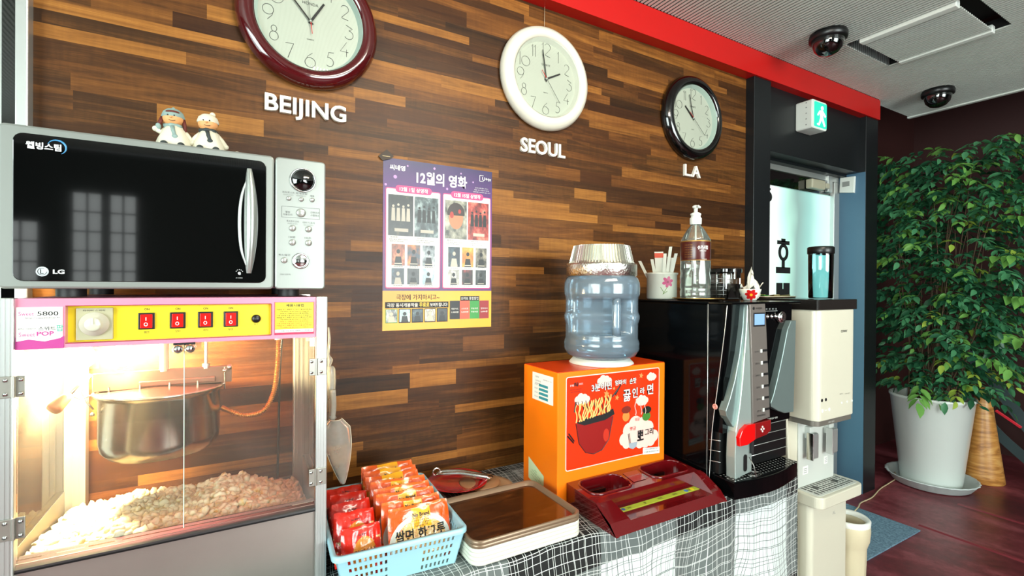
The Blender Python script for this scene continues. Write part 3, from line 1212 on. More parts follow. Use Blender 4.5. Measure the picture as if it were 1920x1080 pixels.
# timer
b = MB(M('timer_plate', '#a9a586', .4)).box(-.247, -.196, 1.114, 1.121, 1.1395, 1.1965, .001)
part(b, 'timer', t_, label='square grey timer')
b = MB(M('timer_dial', '#c9c8b4', .2, coat=.6))
b.lathe([(.021, 0), (.021, -.004), (.014, -.006), (.0125, -.014), (.01, -.016), (0, -.016)], (-.2215, 1.114, 1.168), 32, 'Y')
b.m(m_white).box(-.2225, -.2205, 1.096, 1.098, 1.168, 1.179)
part(b, 'timer_knob', t_)
b = MB(m_ink)
write(b, '타이머 스위치', -.222, 1.192, w=.03, h=.003, org=(0, 1.1135, 0))
# switches
for i, x in enumerate((-.1475, -.0995, -.0545, -.0115)):
    k = MB(m_black).box(x - .0125, x + .0125, 1.117, 1.121, 1.155, 1.186, .001)
    sw = part(k, 'switch', t_)
    k = MB(M('red_rocker', '#c8100c', .2, emit='#ff1a10', estr=.35)).prism([(1.1105, 1.158), (1.1185, 1.158), (1.1185, 1.183), (1.114, 1.183)], x - .009, x + .009, 'X', .0006)
    part(k, 'rocker', sw)
    k = MB(m_paper).box(x - .0006, x + .0006, 1.1095, 1.1135, 1.172, 1.178)
    k.add([(x + q[0], 1.1105 - .0012, 1.165 + q[1]) for q in [(.003 * cos(a * pi / 8), .0035 * sin(a * pi / 8)) for a in range(16)] + [(.0019 * cos(a * pi / 8), .0024 * sin(a * pi / 8)) for a in range(16)]],
          [(a, (a + 1) % 16, 16 + (a + 1) % 16, 16 + a) for a in range(16)])
    part(k, 'switch_marks', sw)
    write(b, 'ON', x, 1.1925, h=.0038, org=(0, 1.1208, 0), bold=.02)
    write(b, ['램프', '모터', '히터', '보온'][i], x, 1.1495, h=.0045, org=(0, 1.1208, 0), bold=.01)
write(b, '퓨즈', .0335, 1.158, h=.004, org=(0, 1.1208, 0))
part(b, 'panel_lettering', t_)
k = MB(m_black).lathe([(.0085, 0), (.0085, -.005), (.006, -.008), (0, -.008)], (.0335, 1.121, 1.170), 20, 'Y')
k.m(m_chrome).box(.029, .038, 1.1115, 1.1135, 1.169, 1.171)
part(k, 'fuse_holder', t_)
# left sticker
b = MB(m_pw).box(-.3205, -.262, 1.1045, 1.106, 1.148, 1.1995)
b.m(m_purp).box(-.3215, -.2605, 1.1047, 1.1062, 1.128, 1.149)
flat(b.m(m_pw), [(-.3205, 1.149), (-.3205, 1.142), (-.305, 1.145), (-.285, 1.141), (-.265, 1.146), (-.262, 1.149)], 1.1044)
b.m(m_ink)
write(b, '5800', -.281, 1.1885, w=.027, h=.007, org=(0, 1.1042, 0), bold=.01)
write(b, 'http://sweetshop.kr', -.287, 1.181, w=.045, h=.003, org=(0, 1.1042, 0))
write(b, '스위트', -.282, 1.163, w=.022, h=.0065, org=(0, 1.1042, 0), bold=.01)
write(b, '씨앤시 코퍼레이션', -.307, 1.163, w=.022, h=.003, org=(0, 1.1042, 0))
b.m(m_purp)
write(b, 'POP', -.284, 1.1545, w=.022, h=.0075, org=(0, 1.1042, 0), bold=.03)
write(b, 'Sweet', -.307, 1.1535, w=.02, h=.007, org=(0, 1.1042, 0))
write(b, 'Sweet', -.308, 1.1885, w=.019, h=.0065, org=(0, 1.1042, 0))
b.m(M('mint_print', '#3aa88a', .4))
write(b, '팝', -.2655, 1.163, w=.009, h=.0115, org=(0, 1.1042, 0), bold=.01)
part(b, 'name_sticker', t_, label='white and purple name sticker')
# right sticker
b = MB(M('crimson_frame', '#b01a4a', .4)).box(.0665, .1425, 1.1045, 1.106, 1.136, 1.204)
b.m(m_ylw).box(.0675, .1415, 1.1042, 1.1046, 1.1405, 1.203)
b.m(m_paper).box(.0675, .1415, 1.1041, 1.1044, 1.1405, 1.147)
b.m(m_ink)
oo = (0, 1.1038, 0)
write(b, '제품사용법', .105, 1.197, w=.034, h=.006, org=oo, bold=.02)
for q in range(5):
    if q == 3:
        b.m(M('orange_print', '#d04a10', .5))
    for r_ in range(2):
        write(b, ['전원을 켜고 예열한 뒤 옥수수를 넣어주세요', '기계 내부에 손을 넣지 마십시오 뜨겁습니다'][r_], .104, 1.1885 - q * .0084 - r_ * .0042, w=.068 - .012 * ((q + r_) % 2), h=.003, org=oo, bold=.01)
b.m(m_ink)
write(b, 'TEL 02-555-5800 고객상담', .108, 1.1437, w=.06, h=.003, org=oo, bold=.01)
part(b, 'instruction_sticker', t_, label='yellow instruction sticker')

# steel base, hollow so that the corn lies behind its front
b = MB(M('base_steel', '#b8b2aa', .36, .9, var=.1))
b.box(-.324, .147, 1.112, 1.118, ZB, ZL - .006)
b.box(X0 + .004, X0 + .01, Y0 + .02, Y1 - .02, ZB, ZL)
b.box(X1 - .012, X1 - .006, Y0 + .02, Y1 - .02, ZB, ZL)
b.box(-.30, .14, Y1 - .012, Y1 - .006, ZB, ZL - .06)
b.box(-.33, .155, 1.118, Y1 - .01, ZB, ZB + .01)
b.box(-.33, .155, 1.118, Y1 - .01, .66, .664)
part(b, 'base_cabinet', t_)
b = MB(M('sill_steel', '#6f7272', .3, .9))
b.prism([(1.104, ZL - .016), (1.104, ZL - .012), (1.124, ZL + .001), (1.128, ZL + .001), (1.128, ZL - .016)], -.3215, .1465, 'X')
part(b, 'sill', t_)
b = MB(m_black).box(-.3215, .1465, 1.103, 1.106, ZL - .0185, ZL - .0155)
part(b, 'sill_gasket', t_)

# glass
m_pg = glass('cabinet_glass', (.985, .985, .97), 1.45, dirt=.06)
CX = -.088
part(MB(m_pg).box(-.320, CX - .0008, 1.1065, 1.1105, ZL + .002, ZP - .001), 'glass_door', t_)
part(MB(m_pg).box(CX + .0008, .1455, 1.1065, 1.1105, ZL + .002, ZP - .001), 'glass_door', t_)
part(MB(m_pg).box(X0 + .006, X0 + .009, Y0 + .022, Y1 - .03, ZL, ZP), 'side_pane', t_)
part(MB(m_pg).box(X1 - .010, X1 - .007, Y0 + .022, Y1 - .03, ZL, ZP), 'side_pane', t_)
# door edge
part(MB(M('glass_edge_green', '#cfe8d4', .2)).box(CX - .0007, CX + .0007, 1.1055, 1.1112, ZL + .002, ZP - .001), 'door_edge_strip', t_)
# knobs
for x in (-.097, -.078):
    k = MB(m_chrome).sphere((x, 1.096, 1.1175), .0085)
    k.cyl((x, 1.1, 1.1175), .004, .008, 'Y', 12)
    part(k, 'door_knob', t_)
part(MB(m_black).box(-.105, -.070, 1.101, 1.106, 1.1245, 1.1285), 'knob_plate', t_)


def hinge(xc, zc, sgn):
    """leaf on the post and leaf on the glass, four screws"""
    b = MB(M('hinge_steel', '#a8a59c', .35, .8))
    b.box(xc - .0255 if sgn < 0 else xc - .014, xc - .002, 1.0965, 1.0995, zc - .018, zc + .018, .001)
    b.box(xc + .002, xc + .014 if sgn < 0 else xc + .0255, 1.1, 1.103, zc - .018, zc + .018, .001) if sgn < 0 else b.box(xc + .002, xc + .021, 1.0965, 1.0995, zc - .018, zc + .018, .001)
    b.cyl((xc, 1.098, zc - .018), .003, .036, 'Z', 12)
    h = part(b, 'hinge', t_)
    for dx in (-.0095, .0095):
        for dz in (-.0115, .0115):
            s = MB(m_chrome).lathe([(.0035, 0), (.0032, -.0012), (0, -.0018)], (xc + dx, 1.0966, zc + dz), 12, 'Y')
            s.m(m_black).box(xc + dx - .002, xc + dx + .002, 1.0945, 1.0949, zc + dz - .0004, zc + dz + .0004)
            part(s, 'screw', h)


for z in (1.068, .832):
    hinge(-.3215, z, -1)
    hinge(.147, z - .003, 1)

# popcorn pile: one uncountable heap of puffed kernels
m_corn = NT('popcorn')
c = m_corn.coord()
n = m_corn.noise(c, 55, 3, .6)
m_corn.set(color=m_corn.ramp(n, [(.24, '#cf9430'), (.33, '#f4e09c'), (.46, '#fcf4d4')]), rough=.75)
m_corn = m_corn.m


def kernel(R):
    bm = bmesh.new()
    bmesh.ops.create_icosphere(bm, subdivisions=2, radius=1)
    lobes = [Vector((R.gauss(0, 1), R.gauss(0, 1), R.gauss(0, 1))).normalized() for _ in range(5)]
    for v in bm.verts:
        p = v.co.normalized()
        r = .50 + max(max(0, p.dot(l)) ** 5 for l in lobes) * .62 + .1 * noise.noise(p * 3 + lobes[0] * 9)
        v.co = p * r
    o = ([v.co.copy() for v in bm.verts], [[v.index for v in f.verts] for f in bm.faces])
    bm.free()
    return o


R = random.Random(5)
kern = [kernel(R) for _ in range(9)]


def heap(x, y):
    h = .764 - .10 * (y - 1.13)
    h += .020 * math.exp(-((x + .02) / .06) ** 2) * min(1, (y - 1.1) / .15) + .016 * math.exp(-((x + .2) / .09) ** 2)
    h += .008 * noise.noise(Vector((x * 18, y * 18, 1)))
    h -= .07 * max(0, (x - .03)) / .12 * .35
    return h


b = MB(m_corn)
for i in range(44):
    for j in range(32):
        x = -.322 + .46 * (i + R.random()) / 44
        y = 1.132 + .295 * (j + R.random()) / 32
        if not (-.325 < x < .14):
            continue
        s = R.uniform(.010, .0145)
        z = heap(x, y) - R.random() * .012 - .004
        vs, fs = kern[R.randrange(9)]
        q = Matrix.Translation((x, y, z)) @ Matrix.Rotation(R.random() * 6.3, 4, Vector((R.gauss(0, 1), R.gauss(0, 1), R.gauss(0, 1))).normalized()) @ Matrix.Diagonal((s, s, s, 1))
        b.T = q
        b.add(vs, fs, True)
b.at()
# body of the heap under the top kernels
g = []
for i in range(25):
    for j in range(17):
        x = -.33 + .478 * i / 24
        y = 1.13 + .305 * j / 16
        g.append((x, y, heap(x, y) - .012))
b.add(g, [(i * 17 + j, (i + 1) * 17 + j, (i + 1) * 17 + j + 1, i * 17 + j + 1) for i in range(24) for j in range(16)], True)
solo(b, 'popcorn', 'heap of fluffy yellow white popcorn behind the glass doors of the machine', 'popcorn', (-.09, 1.28, .664), kind='stuff')

# ---- kettle on its bracket
kx, ky = -.143, 1.300
b = MB(M('kettle_steel', '#b9b4aa', .2, 1.0, var=.08))
b.lathe([(0, .872), (.07, .872), (.094, .878), (.106, .892), (.109, .91), (.109, 1.0), (.116, 1.008), (.119, 1.012), (.116, 1.015), (.107, 1.008), (.105, .92), (.09, .89), (0, .885)], (kx, ky, 0), 64)
kt = part(b, 'kettle', t_)
b = MB(M('kettle_lid', '#7d5044', .25, .85))
b.add([(kx, ky - .01, 1.017)] + [(kx + .113 * cos(a), ky - .01 + .108 * sin(a), 1.012) for a in [pi + pi * k / 24 for k in range(25)]], [(0, k + 1, k + 2) for k in range(24)], True)
b.add([(kx, ky + .01, 1.017)] + [(kx + .113 * cos(a), ky + .01 + .108 * sin(a), 1.012) for a in [pi * k / 24 for k in range(25)]], [(0, k + 1, k + 2) for k in range(24)], True)
part(b, 'lid', kt)
b = MB(M('bracket_steel', '#77655a', .4, .8, var=.15))
b.box(kx - .118, kx + .132, ky - .006, ky + .004, 1.014, 1.052, .001)
b.box(kx - .04, kx + .10, ky - .012, ky - .006, 1.018, 1.030, .002)
part(b, 'bracket', t_)
for i in range(4):
    part(MB(m_chrome).cyl((kx - .09 + i * .052, ky - .012, 1.012), .0022, .012, 'Z', 8), 'bolt', t_)
part(MB(M('pale_rod', '#cfc6ae', .4)).cyl((kx + .003, ky, 1.048), .0085, .08, 'Z', 16), 'support_rod', t_)
k = MB(m_alu).cyl((kx + .081, ky, 1.05), .0032, .078, 'Z', 12)
k.cyl((kx + .081, ky, 1.048), .0075, .011, 'Z', 6)
part(k, 'support_rod', t_)
k = MB(m_chrome).cyl((kx + .118, ky - .012, 1.0), .0022, .05, 'Z', 8)
k.sphere((kx + .118, ky - .012, 1.042), .0045)
k.sphere((kx + .127, ky - .006, 1.048), .006)
part(k, 'latch_pin', t_)
# dumping handle
k = MB(m_steel).tube([(-.262, 1.285, 1.052), (-.275, 1.262, 1.037), (-.285, 1.245, 1.022)], .0035, 10)
hd = part(k, 'dump_handle', t_)
k = MB(M('wooden_grip', '#8a5a3a', .45))
k.T = Matrix.Translation((-.285, 1.245, 1.022)) @ Vector((-.5, -.62, -.6)).to_track_quat('Z', 'Y').to_matrix().to_4x4()
k.lathe([(0, 0), (.0075, 0), (.010, .01), (.0125, .03), (.0125, .034), (.011, .038), (0, .039)], (0, 0, 0), 20)
k.at()
part(k, 'grip', hd)
k = MB(m_steel).tube([(-.262, 1.28, 1.05), (-.272, 1.268, 1.02), (-.262, 1.262, 1.0), (-.252, 1.262, .985)], .0016, 8)
k.tube([(-.285, 1.25, 1.02), (-.27, 1.25, 1.01), (-.25, 1.255, 1.017)], .0015, 8)
k.sphere((-.254, 1.262, .975), .004)
part(k, 'linkage_wire', t_)


# ribbed metal hose
def smooth_path(P_, n=12):
    P_ = [Vector(p) for p in P_]
    Q = [P_[0] * 2 - P_[1]] + P_ + [P_[-1] * 2 - P_[-2]]
    out = []
    for i in range(1, len(Q) - 2):
        for k in range(n):
            t = k / n
            a, b_, c_, d = Q[i - 1], Q[i], Q[i + 1], Q[i + 2]
            out.append(.5 * ((2 * b_) + (c_ - a) * t + (2 * a - 5 * b_ + 4 * c_ - d) * t * t + (3 * b_ - a - 3 * c_ + d) * t ** 3))
    out.append(P_[-1])
    return out


hp = smooth_path([(.086, 1.28, 1.128), (.086, 1.28, 1.08), (.083, 1.28, 1.03), (.075, 1.28, .98), (.055, 1.28, .942), (.018, 1.29, .932), (-.015, 1.30, .944), (-.032, 1.30, .955)], 60)
k = MB(M('brass_hose', '#c98f4a', .28, .9))
N_ = len(hp)
k.tube(hp, .0052, 12, rf=lambda t: 1 + .22 * sin(t * 2 * pi * 75))
part(k, 'power_hose', t_, label='ribbed brass coloured hose')
k = MB(m_alu).cyl((.086, 1.28, 1.108), .0085, .02, 'Z', 6)
k.cyl((.086, 1.28, 1.112), .011, .006, 'Z', 20)
part(k, 'hose_fitting', t_)
k = MB(m_black).tube(smooth_path([(.107, 1.44, 1.12), (.10, 1.44, 1.0), (.098, 1.44, .85), (.095, 1.44, .68)], 8), .0028, 8)
part(k, 'power_cable', t_)
# warming lamps: two bright globes under the head
m_bulb = emis('halogen_glow', (1.0, .80, .42), 160)
for i, (x, y) in enumerate(((-.285, 1.34), (-.215, 1.33))):
    k = MB(m_bulb).sphere((x, y, 1.083), .021, (1, 1, 1.1))
    bl = part(k, 'lamp_bulb', t_)
    part(MB(m_white).cyl((x, y, 1.104), .014, .024, 'Z', 20), 'lamp_socket', bl)
    l = bpy.data.lights.new('bulb_light', 'POINT')
    l.energy = 42
    l.color = (1, .78, .42)
    l.shadow_soft_size = .024
    lo = bpy.data.objects.new('bulb_light', l)
    COL.objects.link(lo)
    lo.location = (x, y - .028, 1.055)

# clear scoop and wrapped tools hanging on the machine's right side
m_clear = glass('clear_plastic', (.93, .93, .9), 1.5, rough=.08, dirt=.75, dirtcol='#d8d4c8', scale=1.3)
t2 = thing('popcorn_scoop', 'clear plastic scoop hanging beside the popcorn machine', 'scoop', (.225, 1.30, .73))
b = MB(m_clear)
rows = []
for i in range(15):
    u_ = i / 14
    z = .895 - .17 * u_
    hw = .034 * (1 if u_ < .3 else 1 - ((u_ - .3) / .7) ** 1.6 * .85) * min(1, .45 + u_ * 4)
    row = []
    for j in range(11):
        a = (j / 10 - .5) * pi
        row.append((.228 + hw * sin(a) - .008 * (1 - u_) + .012 * u_, 1.30 - .02 * cos(a) * (1 - u_ * .6), z))
    rows.append(row)
b.add([p for r_ in rows for p in r_], [(i * 11 + j, i * 11 + j + 1, (i + 1) * 11 + j + 1, (i + 1) * 11 + j) for i in range(14) for j in range(10)], True)
part(b, 'bowl', t2)
b = MB(M('clear_rim', '#d8cdb4', .2, coat=.5))
b.tube([r_[0] for r_ in rows], .0013, 6)
b.tube([r_[-1] for r_ in rows], .0013, 6)
b.tube(rows[0], .0013, 6)
part(b, 'rim', t2)
b = MB(m_clear).tube(smooth_path([(.213, 1.3, .893), (.216, 1.3, .93), (.214, 1.3, .97)], 6), .007, 10)
part(b, 'handle', t2)
t2 = thing('wrapped_tongs', 'tool wrapped in clear plastic hanging above the clear scoop', 'wrapped tool', (.213, 1.31, .9))
b = MB(m_clear)
pr = [(.206, 1.13, .002), (.208, 1.10, .003), (.206, 1.06, .003), (.21, 1.045, .007), (.208, 1.03, .004), (.211, 1.02, .012), (.212, .99, .013), (.212, .96, .011), (.213, .93, .009), (.213, .905, .008), (.216, .89, .011)]
b.tube(smooth_path([(p[0], 1.32, p[1]) for p in pr], 4), .001, 12, rf=lambda t: 1000 * (pr[min(int(t * 10), 9)][2] * (1 - (t * 10) % 1) + pr[min(int(t * 10) + 1, 10)][2] * ((t * 10) % 1)) if t < 1 else 11)
part(b, 'wrapper', t2)
b = MB(M('tool_white', '#d2c8b0', .4)).box(.206, .220, 1.316, 1.323, .975, 1.012, .002)
b.m(m_alu).box(.2085, .2105, 1.318, 1.322, .93, .975)
b.box(.2145, .2165, 1.318, 1.322, .93, .975)
part(b, 'tool_head', t2)
# ================================================================== MICROWAVE
m_silver = M('silver_painted_plastic', '#8d918c', .36, .5, var=.03)
t_ = thing('microwave_oven', 'silver microwave oven with black glass door on top of the popcorn machine', 'microwave', (-.09, 1.3, 1.2155))
b = MB(m_silver)
b.box(-.347, .166, 1.162, 1.46, 1.232, 1.508, .006)
part(b, 'cabinet', t_)
b = MB(M('microwave_foot', '#1a1b1c', .5))
for x in (-.27, .10):
    for y in (1.19, 1.42):
        f = MB(M('microwave_foot', '#1a1b1c', .5)).cyl((x, y, 1.2155), .022, .018, 'Z', 20)
        part(f, 'foot', t_)
b = MB(m_silver).prism(rrect(-.353, .0665, 1.2305, 1.5125, .009), 1.134, 1.162, 'Y', .004)
door = part(b, 'door', t_)
b = MB(m_gloss_black).prism(rrect(-.3335, .0515, 1.2435, 1.4985, .014), 1.1322, 1.136, 'Y', .0012)
part(b, 'door_glass', door, label='black mirror-like door window')
# curved handle
b = MB(m_chrome)
zz = [1.2635 + (1.4795 - 1.2635) * k / 24 for k in range(25)]
rows = []
for i, z in enumerate(zz):
    u = i / 24
    wd = .0155 * sin(pi * (u * .9 + .05)) ** .6
    dp = .022 * sin(pi * (u * .96 + .02)) ** .7
    rows.append([(.0235 + .004 * sin(pi * u) - .003 + wd * cos(a) * (.9 if cos(a) < 0 else .75), 1.1322 - dp * (.25 + .75 * sin(a)) if sin(a) >= 0 else 1.1322, z) for a in [pi * k / 10 for k in range(11)]])
b.m(M('handle_silver', '#b4b9b4', .28, .7)).add([p for r_ in rows for p in r_], [(i * 11 + j, (i + 1) * 11 + j, (i + 1) * 11 + j + 1, i * 11 + j + 1) for i in range(24) for j in range(10)], True)
part(b, 'handle', door)
b = MB(m_alu)
# left chrome arc beside the handle
b.tube(smooth_path([(.018, 1.128, 1.463), (.0065, 1.124, 1.42), (.003, 1.123, 1.37), (.006, 1.124, 1.315), (.016, 1.128, 1.276)], 8), .0022, 8, rf=lambda t: .5 + sin(pi * t))
part(b, 'handle_trim', door)
b = MB(M('door_print_white', '#dfe4e4', .4))
oo = (0, 1.1318, 0)
write(b, '웰빙스팀', -.294, 1.4785, w=.046, h=.0125, org=oo, bold=.03)
write(b, 'LG', -.274, 1.2605, w=.0155, h=.0078, org=oo, bold=.035)
write(b, 'e', .003, 1.263, h=.006, org=oo, bold=.02)
write(b, '라이트웨이브', .003, 1.2535, w=.012, h=.002, org=oo)
for k in range(5):
    a = radians(30 + 30 * k)
    b.box(.003 + .0065 * cos(a) - .0006, .003 + .0065 * cos(a) + .0006, 1.1315, 1.132, 1.264 + .0065 * sin(a) - .0006, 1.264 + .0065 * sin(a) + .0006)
part(b, 'door_lettering', door)
b = MB(M('print_grey_disc', '#b5bcc0', .35))
flat(b, circ(-.2955, 1.2605, .0085, 28), 1.1318)
b.m(m_ink)
write(b, 'L', -.2958, 1.2605, h=.0075, org=(0, 1.1315, 0))
b.tube([(-.2955 + .0058 * cos(a), 1.1315, 1.2605 + .0058 * sin(a)) for a in [radians(70 + 15 * k) for k in range(20)]], .0004, 4)
part(b, 'round_logo', door)
b = MB(M('logo_blue', '#3f88b8', .35))
P_ = [(-.277 + .0125 * cos(radians(a)), 1.1315, 1.479 + .0125 * sin(radians(a))) for a in range(-60, 170, 10)]
b.tube(P_, .0012, 6, rf=lambda t: .3 + 1.1 * sin(pi * t))
part(b, 'blue_swirl', door)
# control side
b = MB(m_silver).prism(rrect(.0685, .169, 1.2305, 1.5125, .008), 1.134, 1.162, 'Y', .003)
pn = part(b, 'control_panel', t_)
b = MB(m_gloss_black).lathe([(.0235, 0), (.0235, -.002), (.02, -.006), (0, -.0085)], (.1225, 1.134, 1.4675), 44, 'Y')
part(b, 'display', pn, label='round dark display')
b = MB(m_chrome).lathe([(.0265, 0), (.0262, -.003), (.0245, -.005), (.0232, -.003), (.023, 0)], (.1225, 1.134, 1.4675), 44, 'Y')
part(b, 'display_ring', pn)
btn = [(.095, 1.4255, .005), (.1195, 1.4255, .005), (.1415, 1.4265, .005), (.119, 1.3965, .0095), (.1025, 1.362, .0068), (.1345, 1.362, .0068), (.1025, 1.3315, .0068), (.1345, 1.332, .0068), (.0865, 1.2925, .0065)]
for x, z, r in btn:
    k = MB(M('button_silver', '#c4c6bf', .25, .7)).lathe([(r, 0), (r, -.0022), (r * .75, -.004), (0, -.0045)], (x, 1.134, z), 24, 'Y')
    part(k, 'button', pn)
k = MB(m_chrome).lathe([(.0175, 0), (.017, -.0035), (.014, -.0045), (.0135, -.003), (.012, -.0045), (0, -.005)], (.1185, 1.134, 1.292), 40, 'Y')
part(k, 'start_button', pn)
b = MB(M('panel_print_grey', '#4b4c4a', .5))
oo = (0, 1.1336, 0)
for x, z, s in ((.094, 1.4385, '피자/토스트'), (.1195, 1.4385, '찌개/조림'), (.1415, 1.435, '해동'), (.0925, 1.3965, '웰빙'), (.0925, 1.391, '자동조리'), (.147, 1.399, '간편조리'), (.147, 1.393, '스팀청소'),
                (.1025, 1.377, '즉석조리 조리'), (.1345, 1.376, '데우기 조리'), (.1015, 1.343, '10분'), (.1335, 1.343, '10초'), (.0865, 1.304, '취소/절전')):
    write(b, s, x, z, h=.0042, w=min(.0045 * len(s), .024), org=oo, bold=.01)
    if z in (1.4385, 1.377, 1.376):
        write(b, s + '모드', x, z - .0052, h=.0028, w=.02, org=oo)
write(b, 'MW-230YR', .089, 1.2625, w=.02, h=.0032, org=oo)
write(b, '조리시작', .1185, 1.2945, w=.016, h=.005, org=(0, 1.1288, 0))
write(b, '간편조리', .1185, 1.2885, w=.016, h=.005, org=(0, 1.1288, 0))
for a in ((.081, .157, 1.408, 1.4086), (.081, .157, 1.3845, 1.3851)):
    b.box(a[0], a[1], 1.1335, 1.1341, a[2], a[3])
for a in ((.081, .0816), (.1564, .157)):
    b.box(a[0], a[1], 1.1335, 1.1341, 1.3845, 1.4086)
part(b, 'panel_lettering', pn)

# ---- two figurines sitting on the microwave
m_stone = M('cream_resin', '#cfc9b4', .7, bump=.3, bscale=200)
m_face = M('figurine_skin', '#d99a62', .6)
m_tealr = M('figurine_grey_green', '#7f9590', .7, bump=.3, bscale=250)
m_dkr = M('figurine_dark_grey', '#2c3434', .7)


def figurine(x, y, hat, coat, label, tilt, pig, top):
    z = 1.5135
    t_ = thing('figurine', label, 'figurine', (x, y, z), group='two resin figurines on the microwave')
    b = MB(m_stone)
    b.lathe([(0, 0), (.032, 0), (.034, .006), (.029, .022), (.021, .04), (.014, .05), (0, .052)], (x, y, z), 24, rfun=lambda a, h: 1 + .08 * sin(5 * a) * (1 - h / .06))
    part(b, 'body', t_)
    hx, hz = x + tilt * .006, z + .066
    b = MB(m_face).sphere((hx, y - .001, hz), .0175, (1.05, .95, .95))
    b.sphere((hx - .002, y - .0185, hz - .001), .0022)
    h = part(b, 'head', t_)
    b = MB(m_ink)
    b.sphere((hx - .0075, y - .0165, hz + .003), .0014)
    b.sphere((hx + .0035, y - .0175, hz + .003), .0014)
    b.tube([(hx - .006 + .011 * k / 6, y - .0178 + .0004 * abs(k - 3), hz - .0065 - .0016 * sin(pi * k / 6)) for k in range(7)], .0005, 5)
    part(b, 'face_marks', h)
    b = MB(hat)
    b.lathe([(.0192, .001), (.0205, .004), (.0192, .008), (.0175, .013), (.011, .019), (.0, .0215)], (hx, y + .002, hz), 24)
    b.sphere((hx + (0 if top else .008), y + .004, hz + .0215), .0055 if not top else .0035)
    part(b, 'hat', h)
    if pig:
        b = MB(M('figurine_hair_auburn', '#5a1f16', .7))
        b.sphere((hx, y - .012, hz + .0105), .0075, (1.6, .7, .5))
        b.tube([(hx - .018, y, hz), (hx - .021, y - .004, hz - .01), (hx - .023, y - .006, hz - .016)], .004, 8)
        b.tube([(hx + .018, y, hz), (hx + .02, y - .003, hz - .012), (hx + .021, y - .004, hz - .03)], .0035, 8)
        part(b, 'hair', h)
        b = MB(m_tealr).sphere((hx - .024, y - .007, hz - .021), .006, (.8, .8, 1.2))
        b.sphere((hx + .0225, y - .004, hz - .036), .005, (.8, .8, 1.5))
        part(b, 'hair_bobble', h)
    # scarf
    b = MB(coat)
    b.lathe([(.013, -.004), (.0165, -.001), (.0165, .004), (.013, .006)], (x + tilt * .003, y, z + .048), 20, rfun=lambda a, h: 1 + .12 * sin(6 * a))
    b.tube([(x - .002, y - .016, z + .046), (x, y - .022, z + .036), (x + .003, y - .026, z + .026)], .004, 8, rf=lambda t: 1 - .2 * t)
    b.sphere((x + .003, y - .0255, z + .024), .0055, (1, .6, 1))
    part(b, 'scarf', t_)
    # arms and feet
    for s in (-1, 1):
        b = MB(m_stone).tube([(x + s * .013, y, z + .045), (x + s * .022, y - .004, z + .034), (x + s * .031, y - .006, z + .04 if s < 0 and pig else z + .02)], .0052, 8)
        b.sphere((x + s * .031, y - .006, z + .04 if s < 0 and pig else z + .02), .0055)
        part(b, 'arm', t_)
        b = MB(m_dkr).sphere((x + s * .014, y - .033, z + .006), .0065, (1, 1.4, .9))
        part(b, 'boot', t_)


figurine(-.114, 1.205, m_tealr, m_tealr, 'seated resin figurine in grey green hat with pigtails, left of the pair', -.4, True, True)
figurine(-.054, 1.205, m_stone, m_dkr, 'seated resin figurine in cream cap and dark scarf, right of the pair', -.3, False, False)
b = MB(m_stone).sphere((-.002, 1.2, 1.5205), .008, (1, 1, .95))
solo(b, 'ceramic_ball', 'small cream ceramic ball on the microwave right of the figurines', 'ornament', (-.002, 1.2, 1.513))
b = MB(m_dkr).sphere((-.0215, 1.195, 1.518), .0055, (1.4, 1, .85))
solo(b, 'ornament_shoe', 'tiny dark ornament lying between the figurines and the ceramic ball', 'ornament', (-.0215, 1.195, 1.513))

# ================================================================== BASKET WITH SNACK PACKS
m_bask = M('pale_blue_plastic', '#9cc9d6', .35, var=.03)
BX0, BX1, BY0, BY1 = -.141, .141, -.178, .178
BZ = .6025
t_ = thing('basket', 'pale blue perforated plastic basket full of snack packs', 'basket', (.3225, 1.187, BZ), radians(-2.8))
ins, top = .018, .0855


def wall_panel(p0, p1, n, solid=None):
    """perforated upright panel between two top corners; leans inward to the base"""
    b = MB(m_bask)
    p0, p1 = Vector(p0), Vector(p1)
    d = (p1 - p0).normalized()
    inn = Vector((-d.y, d.x, 0))
    L = (p1 - p0).length
    us = [0, .022 / L]
    step = (1 - 2 * us[1]) / (2 * n - 1)
    for i in range(2 * n - 1):
        us.append(us[-1] + step)
    us.append(1)
    vz = [0, .006, .016, .025, .034, .043, .052, .061, .070, top]
    vs, fs = [], []
    for th in (0, .0022):
        for u in us:
            for z in vz:
                q = p0 + (p1 - p0) * u
                k = (1 - z / top)
                q = q + inn * (ins * k + th) + (d * ins * k * (1 - 2 * u))
                vs.append((q.x, q.y, z))
    nu, nv = len(us), len(vz)
    o = nu * nv

    def hole(i, j):
        if i < 0 or j < 0 or i >= nu - 1 or j >= nv - 1:
            return True
        if i in (0, nu - 2):
            return False
        if (i % 2 == 1) and j in (1, 3, 5, 7):
            if solid and solid[0] < us[i] < solid[1] and j in (1, 3, 5):
                return not (j in (1, 3, 5))
            return True
        return False
    for i in range(nu - 1):
        for j in range(nv - 1):
            if hole(i, j):
                continue
            a, b_, c_, d_ = i * nv + j, (i + 1) * nv + j, (i + 1) * nv + j + 1, i * nv + j + 1
            fs.append((a, b_, c_, d_))
            fs.append((a + o, d_ + o, c_ + o, b_ + o))
            if hole(i - 1, j):
                fs.append((a, d_, d_ + o, a + o))
            if hole(i + 1, j):
                fs.append((b_, b_ + o, c_ + o, c_))
            if hole(i, j - 1):
                fs.append((a, a + o, b_ + o, b_))
            if hole(i, j + 1):
                fs.append((d_, c_, c_ + o, d_ + o))
    b.add(vs, fs)
    return part(b, 'side_panel', t_, local=True)


